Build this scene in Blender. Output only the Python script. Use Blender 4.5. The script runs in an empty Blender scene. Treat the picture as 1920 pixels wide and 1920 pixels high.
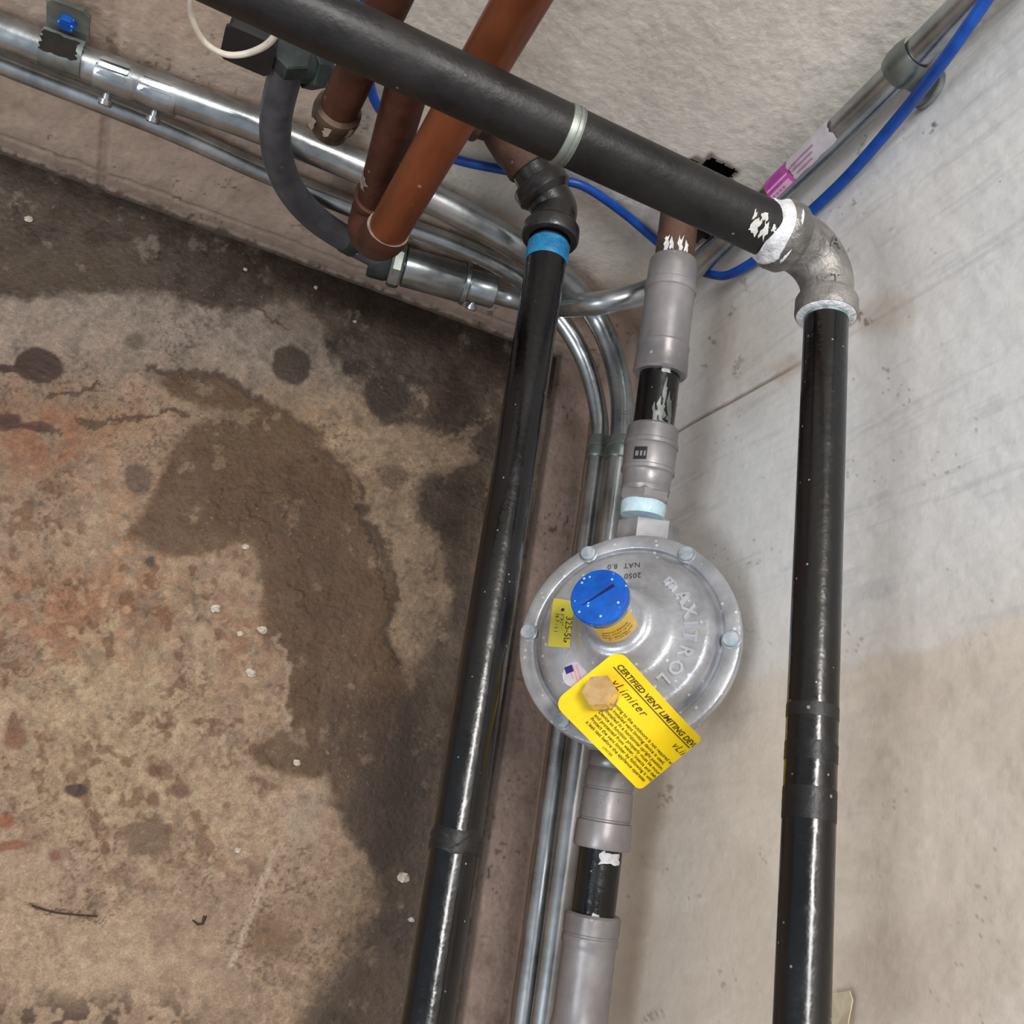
import bpy, math, random
import numpy as np
from mathutils import Vector, Matrix

random.seed(7)
SC = bpy.context.scene
COL = SC.collection

# ------------------------------------------------------------------ camera
# right / down / forward of the camera in world axes (x along the left wall, y along the right wall, z up)
AX = np.array([[-0.90486829, -0.14596709, 0.39988373],
               [-0.27771494, 0.91435802, -0.29465882],
               [-0.3226264, -0.37768111, -0.86791082]])
FPX = 1904.3
CAMP = np.array([0.346, 0.503, 0.775])
cam_d = bpy.data.cameras.new('camera')
cam = bpy.data.objects.new('camera', cam_d)
COL.objects.link(cam)
cam_d.sensor_width = 36.0
cam_d.lens = FPX / 1920 * 36.0
cam_d.clip_start = 0.01
r_, d_, f_ = [Vector(a) for a in AX]
m3 = Matrix((r_, -d_, -f_)).transposed()
cam.matrix_world = Matrix.Translation(Vector(CAMP)) @ m3.to_4x4()
SC.camera = cam

# ------------------------------------------------------------------ light
SC.view_settings.view_transform = 'Standard'
SC.view_settings.look = 'None'
SC.view_settings.gamma = 1.0
SC.view_settings.use_curve_mapping = False
SC.view_settings.exposure = 0.16
world = bpy.data.worlds.new('world')
SC.world = world
world.use_nodes = True
bg = world.node_tree.nodes['Background']
bg.inputs[0].default_value = (0.80, 0.88, 1.0, 1)
bg.inputs[1].default_value = 0.40


def area(name, loc, target, size, power, colour, size_y=None):
    l = bpy.data.lights.new(name, 'AREA')
    l.energy = power
    l.color = colour
    l.size = size
    if size_y:
        l.shape = 'RECTANGLE'
        l.size_y = size_y
    o = bpy.data.objects.new(name, l)
    COL.objects.link(o)
    o.location = loc
    o.rotation_euler = (Vector(target) - Vector(loc)).to_track_quat('-Z', 'Y').to_euler()
    return o


area('ceiling_lamp', (0.36, 0.22, 2.0), (0.30, 0.25, 0.0), 0.9, 26, (1.0, 0.98, 0.95), 0.3)
area('window_daylight', (2.1, 1.7, 1.5), (0.05, 0.35, 0.35), 0.7, 20, (0.90, 0.95, 1.0), 1.0)

# ------------------------------------------------------------------ helpers: picture ray and real planes


def ray(px, py):
    c = np.array([(px - 960) / FPX, (py - 960) / FPX, 1.0])
    return c @ AX


def hit(px, py, axis, val):
    """the point of the real plane axis = val seen at this place in the photograph"""
    i = 'xyz'.index(axis)
    r = ray(px, py)
    return CAMP + r * ((val - CAMP[i]) / r[i])


def deep(px, py, d):
    return CAMP + ray(px, py) * d


def plane_hit(px, py, p0, n):
    r = ray(px, py)
    return CAMP + r * (np.dot(p0 - CAMP, n) / np.dot(r, n))


def proj(p):
    c = (np.asarray(p) - CAMP) @ AX.T
    z = np.maximum(c[..., 2], 0.05)
    return c[..., 0] / z * FPX + 960, c[..., 1] / z * FPX + 960, c[..., 2]


def unit(v):
    v = np.asarray(v, float)
    return v / np.linalg.norm(v)


def on_line(P, Q, px=None, py=None):
    """point of the line P-Q whose picture place has this px (or py)"""
    a = (P - CAMP) @ AX.T
    b = (Q - P) @ AX.T
    k, w = (0, px) if px is not None else (1, py)
    q = (w - 960) / FPX
    t = (q * a[2] - a[k]) / (b[k] - q * b[2])
    return P + (Q - P) * t


def rad(p, w):
    """radius of a round thing at p that is w pixels wide"""
    return w * 0.5 * proj(p)[2] / FPX


def lin(r, g, b):
    def f(c):
        c /= 255.0
        return c / 12.92 if c <= 0.04045 else ((c + 0.055) / 1.055) ** 2.4
    return (f(r), f(g), f(b), 1.0)


# ------------------------------------------------------------------ helpers: meshes
class MB:
    def __init__(self):
        self.v = []
        self.f = []

    def add(self, vs, fs):
        o = len(self.v)
        self.v += [tuple(map(float, p)) for p in vs]
        self.f += [tuple(i + o for i in f) for f in fs]

    def tube(self, pts, r, seg=20, caps=True):
        pts = [np.asarray(p, float) for p in pts]
        n = len(pts)
        rs = r if hasattr(r, '__len__') else [r] * n
        T = []
        for i in range(n):
            a, b = pts[max(i - 1, 0)], pts[min(i + 1, n - 1)]
            d = b - a
            if np.linalg.norm(d) < 1e-9:
                d = T[-1] if T else np.array([0, 0, 1.0])
            T.append(unit(d))
        u, _ = frame(T[0])
        vs, fs = [], []
        for i in range(n):
            u = unit(u - T[i] * np.dot(u, T[i]))
            w = np.cross(T[i], u)
            for k in range(seg):
                a = 2 * math.pi * k / seg
                vs.append(pts[i] + rs[i] * (math.cos(a) * u + math.sin(a) * w))
        for i in range(n - 1):
            for k in range(seg):
                k2 = (k + 1) % seg
                fs.append((i * seg + k, i * seg + k2, (i + 1) * seg + k2, (i + 1) * seg + k))
        if caps:
            fs.append(tuple(range(seg - 1, -1, -1)))
            fs.append(tuple((n - 1) * seg + k for k in range(seg)))
        self.add(vs, fs)
        return self

    def spin(self, P, axis, prof, seg=32, caps=True, rot=0.0, wob=None, u=None):
        """lathe: prof = [(distance along axis, radius)]"""
        axis = unit(axis)
        if u is None:
            u, w = frame(axis)
        else:
            u = unit(u - axis * np.dot(u, axis))
            w = np.cross(axis, u)
        vs, fs = [], []
        n = len(prof)
        for i, (t, r) in enumerate(prof):
            for k in range(seg):
                a = 2 * math.pi * k / seg + rot
                rr, tt = r, t
                if wob:
                    dr, dt = wob(i, a)
                    rr += dr
                    tt += dt
                vs.append(P + axis * tt + rr * (math.cos(a) * u + math.sin(a) * w))
        for i in range(n - 1):
            for k in range(seg):
                k2 = (k + 1) % seg
                fs.append((i * seg + k, i * seg + k2, (i + 1) * seg + k2, (i + 1) * seg + k))
        if caps:
            fs.append(tuple(range(seg - 1, -1, -1)))
            fs.append(tuple((n - 1) * seg + k for k in range(seg)))
        self.add(vs, fs)
        return self

    def box(self, c, u, v, w, hu, hv, hw, ch=0.0):
        """box with chamfered edges along w"""
        u, v, w = unit(u), unit(v), unit(w)
        if ch <= 0:
            ring = [(-hu, -hv), (hu, -hv), (hu, hv), (-hu, hv)]
        else:
            ring = [(-hu + ch, -hv), (hu - ch, -hv), (hu, -hv + ch), (hu, hv - ch), (hu - ch, hv), (-hu + ch, hv), (-hu, hv - ch), (-hu, -hv + ch)]
        n = len(ring)
        vs = [np.asarray(c) + a * u + b * v + s * hw * w for s in (-1, 1) for a, b in ring]
        fs = [(i, (i + 1) % n, n + (i + 1) % n, n + i) for i in range(n)]
        fs += [tuple(range(n - 1, -1, -1)), tuple(range(n, 2 * n))]
        self.add(vs, fs)
        return self

    def sheet(self, grid, thick=None, normal=None):
        """grid[i][j] of points; given thickness becomes a closed slab"""
        ni, nj = len(grid), len(grid[0])
        vs = [p for row in grid for p in row]
        fs = [(i * nj + j, (i + 1) * nj + j, (i + 1) * nj + j + 1, i * nj + j + 1) for i in range(ni - 1) for j in range(nj - 1)]
        if thick:
            m = len(vs)
            vs = vs + [np.asarray(p) - np.asarray(normal) * thick for p in vs]
            fs2 = [tuple(m + k for k in reversed(f)) for f in fs]
            rim = [i * nj for i in range(ni)] + [(ni - 1) * nj + j for j in range(1, nj)] + [i * nj + nj - 1 for i in range(ni - 2, -1, -1)] + [j for j in range(nj - 2, 0, -1)]
            L = len(rim)
            fs3 = [(rim[k], m + rim[k], m + rim[(k + 1) % L], rim[(k + 1) % L]) for k in range(L)]
            fs = fs + fs2 + fs3
        self.add(vs, fs)
        return self

    def blob(self, c, r, squash=(1, 1, 1), rough=0.25, seed=0, seg=9, rings=6):
        rnd = random.Random(seed)
        vs = [np.asarray(c) + np.array([0, 0, -r * squash[2]])]
        for i in range(1, rings):
            th = math.pi * i / rings
            for k in range(seg):
                a = 2 * math.pi * k / seg
                q = r * (1 + rough * (rnd.random() - .5) * 2)
                vs.append(np.asarray(c) + q * np.array([math.sin(th) * math.cos(a) * squash[0], math.sin(th) * math.sin(a) * squash[1], -math.cos(th) * squash[2]]))
        vs.append(np.asarray(c) + np.array([0, 0, r * squash[2]]))
        fs = [(0, 1 + (k + 1) % seg, 1 + k) for k in range(seg)]
        for i in range(rings - 2):
            for k in range(seg):
                a, b = 1 + i * seg + k, 1 + i * seg + (k + 1) % seg
                fs.append((a, b, b + seg, a + seg))
        t = len(vs) - 1
        o = 1 + (rings - 2) * seg
        fs += [(t, o + k, o + (k + 1) % seg) for k in range(seg)]
        self.add(vs, fs)
        return self


def frame(n):
    n = unit(n)
    a = np.array([0, 0, 1.0]) if abs(n[2]) < 0.9 else np.array([1.0, 0, 0])
    u = unit(np.cross(a, n))
    return u, np.cross(n, u)


def smooth_path(pts, per=8):
    """Catmull-Rom through the points"""
    P = [np.asarray(p, float) for p in pts]
    P = [2 * P[0] - P[1]] + P + [2 * P[-1] - P[-2]]
    out = []
    for i in range(1, len(P) - 2):
        for k in range(per):
            t = k / per
            p0, p1, p2, p3 = P[i - 1], P[i], P[i + 1], P[i + 2]
            out.append(0.5 * ((2 * p1) + (-p0 + p2) * t + (2 * p0 - 5 * p1 + 4 * p2 - p3) * t * t + (-p0 + 3 * p1 - 3 * p2 + p3) * t ** 3))
    out.append(P[-2])
    return out


WL = {}


def tag(o, label=None, cat=None, group=None, kind=None):
    if label:
        o['label'] = label
    if cat:
        o['category'] = cat
    if group:
        o['group'] = group
    if kind:
        o['kind'] = kind
    return o


def mesh_of(name, mb, loc, mat, angle=35):
    me = bpy.data.meshes.new(name)
    me.from_pydata([(p[0] - loc[0], p[1] - loc[1], p[2] - loc[2]) for p in mb.v], [], mb.f)
    me.validate()
    me.materials.append(mat)
    me.polygons.foreach_set('use_smooth', [True] * len(me.polygons))
    me.set_sharp_from_angle(angle=math.radians(angle))
    me.update()
    return me


def thing(name, label, cat, loc, group=None):
    o = bpy.data.objects.new(name, None)
    COL.objects.link(o)
    o.empty_display_size = 0.01
    o.location = Vector(loc)
    WL[o] = np.asarray(loc, float)
    return tag(o, label, cat, group)


def part(name, mb, mat, parent, label=None, angle=35):
    loc = WL[parent]
    o = bpy.data.objects.new(name, mesh_of(name, mb, loc, mat, angle))
    COL.objects.link(o)
    o.parent = parent
    WL[o] = loc
    return tag(o, label)


def solo(name, mb, mat, label, cat, group=None, angle=35):
    a = np.array(mb.v)
    loc = (a.min(0) + a.max(0)) / 2
    o = bpy.data.objects.new(name, mesh_of(name, mb, loc, mat, angle))
    COL.objects.link(o)
    o.location = Vector(loc)
    WL[o] = loc
    return tag(o, label, cat, group)


def text_mb(s, size, extrude, place, spacing=1.0, shear=0.0, bold=0.0, align='LEFT'):
    """letters as geometry; place(x, y, z) -> point on the thing"""
    cu = bpy.data.curves.new('lettering', 'FONT')
    cu.body = s
    cu.size = size
    cu.extrude = extrude
    cu.offset = bold
    cu.space_character = spacing
    cu.shear = shear
    cu.align_x = align
    cu.resolution_u = 3
    ob = bpy.data.objects.new('lettering', cu)
    COL.objects.link(ob)
    me = bpy.data.meshes.new_from_object(ob)
    mb = MB()
    mb.add([place(v.co.x, v.co.y, v.co.z) for v in me.vertices], [tuple(p.vertices) for p in me.polygons])
    bpy.data.objects.remove(ob)
    bpy.data.curves.remove(cu)
    bpy.data.meshes.remove(me)
    return mb


# ------------------------------------------------------------------ helpers: materials
def material(name):
    m = bpy.data.materials.new(name)
    m.use_nodes = True
    nt = m.node_tree
    return m, nt, nt.nodes['Principled BSDF']


def node(nt, kind, **kw):
    n = nt.nodes.new(kind)
    for k, v in kw.items():
        if k in n.inputs:
            n.inputs[k].default_value = v
        else:
            setattr(n, k, v)
    return n


def noise(nt, scale, detail=4.0, rough=0.6, coord='Object', stretch=None):
    tc = nt.nodes.new('ShaderNodeTexCoord')
    n = node(nt, 'ShaderNodeTexNoise')
    n.inputs['Scale'].default_value = scale
    n.inputs['Detail'].default_value = detail
    n.inputs['Roughness'].default_value = rough
    if stretch:
        mp = nt.nodes.new('ShaderNodeMapping')
        mp.inputs['Scale'].default_value = stretch
        nt.links.new(tc.outputs[coord], mp.inputs[0])
        nt.links.new(mp.outputs[0], n.inputs['Vector'])
    else:
        nt.links.new(tc.outputs[coord], n.inputs['Vector'])
    return n


def ramp(nt, src, stops):
    r = nt.nodes.new('ShaderNodeValToRGB')
    el = r.color_ramp.elements
    while len(el) < len(stops):
        el.new(0.5)
    for e, (p, c) in zip(el, stops):
        e.position = p
        e.color = c if hasattr(c, '__len__') else (c, c, c, 1)
    nt.links.new(src, r.inputs[0])
    return r


def bump(nt, b, height, strength, dist):
    n = nt.nodes.new('ShaderNodeBump')
    n.inputs['Strength'].default_value = strength
    n.inputs['Distance'].default_value = dist
    nt.links.new(height, n.inputs['Height'])
    nt.links.new(n.outputs[0], b.inputs['Normal'])
    return n


def mix(nt, fac, a, b):
    n = nt.nodes.new('ShaderNodeMix')
    n.data_type = 'RGBA'
    for i, s in ((0, fac), (6, a), (7, b)):
        if hasattr(s, 'is_output'):
            nt.links.new(s, n.inputs[i])
        else:
            n.inputs[i].default_value = s
    return n.outputs[2]


def speckle(nt, scale, lo, hi, stretch=None):
    tc = nt.nodes.new('ShaderNodeTexCoord')
    v = nt.nodes.new('ShaderNodeTexVoronoi')
    v.inputs['Scale'].default_value = scale
    nt.links.new(tc.outputs['Object'], v.inputs['Vector'])
    # only some cells carry a speck
    sep = nt.nodes.new('ShaderNodeSeparateColor')
    nt.links.new(v.outputs['Color'], sep.inputs[0])
    pick = ramp(nt, sep.outputs[0], [(0.0, 0.0), (0.62, 0.0), (0.63, 1.0)])
    d = ramp(nt, v.outputs['Distance'], [(0.0, 1.0), (lo, 1.0), (hi, 0.0)])
    m = nt.nodes.new('ShaderNodeMath')
    m.operation = 'MULTIPLY'
    nt.links.new(pick.outputs[0], m.inputs[0])
    nt.links.new(d.outputs[0], m.inputs[1])
    return m.outputs[0]


def simple(name, c1, c2, scale=60, rough=(0.4, 0.5), metal=0.0, bumpy=0.0, bscale=None, specks=None, coat=0.0, stretch=None, spec=None, stops=(0.35, 0.65)):
    m, nt, b = material(name)
    n = noise(nt, scale, stretch=stretch)
    c = ramp(nt, n.outputs[0], [(stops[0], c1), (stops[1], c2)]).outputs[0]
    if specks:
        sc, lo, hi, colr = specks
        c = mix(nt, speckle(nt, sc, lo, hi), c, colr)
    nt.links.new(c, b.inputs['Base Color'])
    rr = ramp(nt, n.outputs[0], [(0.3, rough[0]), (0.7, rough[1])])
    nt.links.new(rr.outputs[0], b.inputs['Roughness'])
    b.inputs['Metallic'].default_value = metal
    b.inputs['Coat Weight'].default_value = coat
    b.inputs['Coat Roughness'].default_value = 0.12
    if spec is not None:
        b.inputs['Specular IOR Level'].default_value = spec
    if bumpy:
        nb = noise(nt, bscale or scale, 3.0, 0.6, stretch=stretch)
        bump(nt, b, nb.outputs[0], bumpy, 0.002)
    return m


WHITE_SPECK = lin(205, 203, 198)
M = {}
M['black_gloss'] = simple('black_gloss_pipe', lin(5, 5, 6), lin(12, 12, 14), 30, (0.14, 0.36), coat=0.3, bumpy=0.3, bscale=90, specks=(170, 0.06, 0.11, lin(140, 140, 140)), spec=0.4)
M['black_matte'] = simple('black_matte_pipe', lin(14, 13, 15), lin(34, 32, 32), 28, (0.36, 0.55), bumpy=0.25, bscale=150, specks=(110, 0.05, 0.10, lin(130, 125, 118)), spec=0.4)
M['black_brown'] = simple('black_brown_pipe', lin(26, 22, 22), lin(52, 38, 32), 22, (0.25, 0.45), bumpy=0.2, bscale=120, specks=(70, 0.05, 0.09, lin(160, 150, 140)), coat=0.2)
M['rust'] = simple('rusty_brown_iron', lin(50, 33, 26), lin(90, 62, 47), 45, (0.45, 0.7), bumpy=0.4, bscale=160, specks=(90, 0.06, 0.14, lin(150, 130, 110)))
M['black_iron'] = simple('black_oily_iron', lin(18, 17, 18), lin(40, 37, 36), 40, (0.25, 0.45), bumpy=0.3, bscale=130, coat=0.3)
M['cast_grey'] = simple('bare_cast_iron', lin(90, 87, 85), lin(144, 140, 136), 48, (0.36, 0.5), metal=0.4, bumpy=0.5, bscale=220)
M['press'] = simple('grey_zinc_nickel', lin(128, 124, 125), lin(160, 156, 157), 26, (0.30, 0.42), metal=0.4, bumpy=0.08, bscale=160, specks=(75, 0.05, 0.1, lin(205, 200, 198)))
M['galv'] = simple('galvanised_steel', lin(140, 146, 148), lin(190, 194, 196), 26, (0.22, 0.36), metal=0.92, bumpy=0.06, bscale=120)
M['galv_dull'] = simple('weathered_galvanised_steel', lin(112, 120, 116), lin(158, 165, 160), 36, (0.35, 0.5), metal=0.8, bumpy=0.12, bscale=140, specks=(80, 0.06, 0.1, lin(190, 195, 190)))
M['alu'] = simple('cast_aluminium', lin(166, 168, 173), lin(208, 210, 215), 34, (0.28, 0.42), metal=0.5, bumpy=0.16, bscale=240, specks=(210, 0.16, 0.24, lin(236, 238, 242)))
M['alu_bright'] = simple('lightened_raised_aluminium', lin(204, 206, 211), lin(222, 224, 228), 60, (0.3, 0.4), metal=0.3)  # paler copy of the cast metal: the letters' highlights are put into its colour
M['alu_plain'] = simple('machined_aluminium', lin(150, 148, 150), lin(182, 180, 182), 60, (0.5, 0.6), metal=0.35, bumpy=0.1, bscale=220)
M['screw'] = simple('zinc_screw', lin(170, 185, 198), lin(214, 224, 232), 200, (0.25, 0.35), metal=0.4)
M['copper'] = simple('copper_pipe', lin(118, 64, 38), lin(160, 90, 56), 22, (0.30, 0.45), metal=0.45, bumpy=0.1, bscale=120, specks=(65, 0.04, 0.1, lin(205, 165, 140)), stretch=(1, 1, 0.35))
M['copper_dark'] = simple('tarnished_copper', lin(58, 33, 23), lin(94, 54, 37), 34, (0.42, 0.6), metal=0.3, bumpy=0.2, bscale=140, specks=(70, 0.05, 0.1, lin(170, 140, 120)))
M['brass_dull'] = simple('dirty_brass', lin(58, 47, 38), lin(104, 86, 70), 60, (0.3, 0.5), metal=0.5, bumpy=0.25, bscale=150)
M['solder'] = simple('pale_solder', lin(168, 150, 138), lin(214, 200, 190), 120, (0.3, 0.45), metal=0.5)
M['brass'] = simple('bright_brass', lin(206, 160, 100), lin(236, 202, 148), 90, (0.22, 0.34), metal=0.5, bumpy=0.08, bscale=300)
M['yellow'] = simple('yellow_tag', lin(244, 206, 12), lin(252, 222, 22), 30, (0.32, 0.4), coat=0.3)
M['yellow_pale'] = simple('pale_yellow_sticker', lin(226, 214, 70), lin(236, 224, 92), 90, (0.4, 0.5))
M['amber'] = simple('amber_sticker', lin(214, 176, 66), lin(228, 194, 96), 120, (0.4, 0.5))
M['print'] = simple('dark_print', lin(62, 52, 14), lin(70, 60, 20), 50, (0.6, 0.6))
M['ink'] = simple('black_ink', lin(50, 50, 54), lin(60, 60, 64), 50, (0.6, 0.6))
M['blue_cap'] = simple('blue_plastic_cap', lin(2, 74, 166), lin(6, 98, 198), 60, (0.28, 0.42), bumpy=0.2, bscale=300, specks=(330, 0.20, 0.28, lin(160, 205, 240)))
M['slot'] = simple('deep_blue_slot', lin(4, 16, 78), lin(6, 20, 90), 50, (0.5, 0.5))
M['blue_cable'] = simple('blue_cable_jacket', lin(4, 60, 146), lin(10, 80, 174), 90, (0.35, 0.45))
M['blue_tape'] = simple('blue_thread_tape', lin(14, 96, 146), lin(38, 130, 176), 160, (0.4, 0.5), bumpy=0.3, bscale=400)
M['pale_tape'] = simple('pale_blue_thread_tape', lin(176, 212, 226), lin(214, 236, 244), 140, (0.45, 0.55), bumpy=0.2, bscale=300)
M['white_tape'] = simple('white_thread_paste', lin(188, 188, 192), lin(236, 236, 238), 110, (0.35, 0.5), bumpy=0.8, bscale=260)
M['grey_tape'] = simple('grey_green_thread_tape', lin(92, 116, 120), lin(176, 190, 192), 170, (0.4, 0.55), bumpy=0.6, bscale=260)
M['flex'] = simple('grey_flexible_conduit', lin(62, 63, 70), lin(84, 85, 92), 60, (0.34, 0.46), bumpy=0.08, bscale=160, specks=(85, 0.04, 0.09, lin(170, 172, 180)))
M['grey_green'] = simple('grey_green_connector', lin(38, 45, 45), lin(64, 72, 72), 60, (0.4, 0.55), metal=0.3)
M['box_black'] = simple('black_box', lin(20, 20, 24), lin(32, 32, 36), 40, (0.5, 0.6))
M['wire_white'] = simple('cream_wire', lin(196, 186, 172), lin(220, 212, 198), 90, (0.45, 0.55))
M['pink'] = simple('magenta_label', lin(176, 62, 154), lin(200, 92, 176), 120, (0.35, 0.45))
M['label_white'] = simple('pale_label', lin(190, 182, 190), lin(214, 206, 212), 80, (0.4, 0.5))
M['pink_pale'] = simple('pale_pink_print', lin(222, 168, 206), lin(232, 184, 216), 80, (0.4, 0.5))
M['pink_print'] = simple('dull_pink_print', lin(172, 120, 158), lin(186, 136, 170), 80, (0.4, 0.5))
M['flag_red'] = simple('faded_red_print', lin(214, 150, 162), lin(224, 164, 174), 80, (0.4, 0.5))
M['flag_blue'] = simple('navy_print', lin(44, 38, 110), lin(52, 46, 124), 80, (0.4, 0.5))
M['dark_hole'] = simple('dark_cavity', lin(16, 13, 11), lin(34, 28, 22), 60, (0.9, 0.9), bumpy=0.6, bscale=90)
M['crumb'] = simple('pale_grit', lin(176, 162, 146), lin(214, 204, 190), 200, (0.6, 0.8), bumpy=0.4, bscale=400)
M['twig'] = simple('dark_twig', lin(40, 26, 18), lin(62, 42, 28), 200, (0.6, 0.8))
M['paper'] = simple('yellowed_paper_tape', lin(186, 172, 140), lin(212, 200, 172), 60, (0.6, 0.7), bumpy=0.4, bscale=90)
M['smear'] = simple('white_paint_smear', lin(186, 184, 180), lin(216, 214, 210), 120, (0.4, 0.55), bumpy=0.5, bscale=240)


def painted(name, rough, bscale, bstr, fine, grain=0.12):
    m, nt, b = material(name)
    at = nt.nodes.new('ShaderNodeAttribute')
    at.attribute_name = 'tint'
    n1 = noise(nt, fine, 6.0, 0.7)
    k = ramp(nt, n1.outputs[0], [(0.25, 1 - grain), (0.75, 1 + grain)])
    mul = nt.nodes.new('ShaderNodeMix')
    mul.data_type = 'RGBA'
    mul.blend_type = 'MULTIPLY'
    mul.inputs[0].default_value = 1.0
    nt.links.new(at.outputs['Color'], mul.inputs[6])
    nt.links.new(k.outputs[0], mul.inputs[7])
    nt.links.new(mul.outputs[2], b.inputs['Base Color'])
    wt = nt.nodes.new('ShaderNodeAttribute')
    wt.attribute_name = 'wet'
    rr = ramp(nt, wt.outputs['Fac'], [(0.0, rough[0]), (1.0, rough[1])])
    nt.links.new(rr.outputs[0], b.inputs['Roughness'])
    nb = noise(nt, bscale, 5.0, 0.65)
    bump(nt, b, nb.outputs[0], bstr, 0.003)
    return m


M['floor'] = painted('stained_concrete', (0.75, 0.46), 260, 0.35, 700, 0.38)
M['wall_block'] = painted('rough_painted_block', (0.6, 0.5), 210, 0.28, 300, 0.10)
M['wall_smooth'] = painted('brushed_wall_paint', (0.55, 0.5), 120, 0.12, 260, 0.05)
M['curb'] = painted('dirty_concrete_strip', (0.7, 0.5), 160, 0.35, 320, 0.16)

# ------------------------------------------------------------------ noise in numpy for stains
RNG = np.random.default_rng(3)
TAB = RNG.random((6, 256, 256))


def vn(x, y, k=0):
    xi, yi = np.floor(x).astype(int), np.floor(y).astype(int)
    fx, fy = x - xi, y - yi
    fx, fy = fx * fx * (3 - 2 * fx), fy * fy * (3 - 2 * fy)
    T = TAB[k % 6]
    a, b = T[yi % 256, xi % 256], T[yi % 256, (xi + 1) % 256]
    c, d = T[(yi + 1) % 256, xi % 256], T[(yi + 1) % 256, (xi + 1) % 256]
    return (a * (1 - fx) + b * fx) * (1 - fy) + (c * (1 - fx) + d * fx) * fy


def fbm(x, y, s, k=0, o=4, g=0.55):
    out, amp, tot = 0, 1, 0
    x, y = np.clip(x, -9000, 9000), np.clip(y, -9000, 9000)
    for i in range(o):
        out = out + amp * vn(x / s + 17.3 * i, y / s + 9.1 * i, k + i)
        tot += amp
        amp *= g
        s /= 2
    return out / tot


def sstep(a, b, x):
    t = np.clip((x - a) / (b - a), 0, 1)
    return t * t * (3 - 2 * t)


def poly_sd(X, Y, poly):
    """signed distance, negative inside"""
    P = np.array(poly, float)
    dmin = np.full(X.shape, 1e9)
    inside = np.zeros(X.shape, bool)
    for i in range(len(P)):
        x0, y0 = P[i]
        x1, y1 = P[(i + 1) % len(P)]
        ex, ey = x1 - x0, y1 - y0
        t = np.clip(((X - x0) * ex + (Y - y0) * ey) / (ex * ex + ey * ey + 1e-9), 0, 1)
        dmin = np.minimum(dmin, np.hypot(X - x0 - t * ex, Y - y0 - t * ey))
        c = ((y0 > Y) != (y1 > Y)) & (X < (x1 - x0) * (Y - y0) / (y1 - y0 + 1e-12) + x0)
        inside ^= c
    return np.where(inside, -dmin, dmin)


def line_d(X, Y, pts):
    dmin = np.full(X.shape, 1e9)
    for (x0, y0), (x1, y1) in zip(pts[:-1], pts[1:]):
        ex, ey = x1 - x0, y1 - y0
        t = np.clip(((X - x0) * ex + (Y - y0) * ey) / (ex * ex + ey * ey + 1e-9), 0, 1)
        dmin = np.minimum(dmin, np.hypot(X - x0 - t * ex, Y - y0 - t * ey))
    return dmin


def lerp(c, col, m):
    return c * (1 - m[..., None]) + np.array(col[:3]) * m[..., None]


def grid_obj(name, us, vs, to3, paint, mat, normal, kill=None, parent=None):
    """a real surface as a fine grid; paint(X, Y, P, u, v) -> colour, wetness, relief"""
    U, V = np.meshgrid(us, vs)
    P = to3(U, V)
    X, Y, Zd = proj(P)
    far = Zd < 0.12
    X = np.where(far, 5000, X)
    Y = np.where(far, 5000, Y)
    colr, wet, rel = paint(X, Y, P, U, V)
    P = P + np.asarray(normal) * rel[..., None]
    nv, nu = U.shape
    idx = np.arange(nv * nu).reshape(nv, nu)
    q = np.stack([idx[:-1, :-1], idx[:-1, 1:], idx[1:, 1:], idx[1:, :-1]], -1).reshape(-1, 4)
    # wind the faces towards the normal
    p = P.reshape(-1, 3)
    n0 = np.cross(p[q[0, 1]] - p[q[0, 0]], p[q[0, 3]] - p[q[0, 0]])
    if np.dot(n0, normal) < 0:
        q = q[:, ::-1]
    if kill is not None:
        k = kill(X, Y).reshape(-1)
        q = q[~k[q].all(1)]
    me = bpy.data.meshes.new(name)
    me.vertices.add(len(p))
    me.vertices.foreach_set('co', p.astype(np.float32).ravel())
    me.loops.add(q.size)
    me.loops.foreach_set('vertex_index', q.astype(np.int32).ravel())
    me.polygons.add(len(q))
    me.polygons.foreach_set('loop_start', np.arange(0, q.size, 4, dtype=np.int32))
    me.update(calc_edges=True)
    me.polygons.foreach_set('use_smooth', np.ones(len(q), bool))
    a = me.attributes.new('tint', 'FLOAT_COLOR', 'POINT')
    c4 = np.concatenate([np.clip(colr.reshape(-1, 3), 0, 1), np.ones((len(p), 1))], 1)
    a.data.foreach_set('color', c4.astype(np.float32).ravel())
    w = me.attributes.new('wet', 'FLOAT', 'POINT')
    w.data.foreach_set('value', wet.reshape(-1).astype(np.float32))
    me.materials.append(mat)
    o = bpy.data.objects.new(name, me)
    COL.objects.link(o)
    if parent:
        o.parent = parent
    return o


# ------------------------------------------------------------------ floor
CURB_X = float(hit(927, 1450, 'z', 0.0)[0])      # front edge of the concrete strip by the right wall


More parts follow.
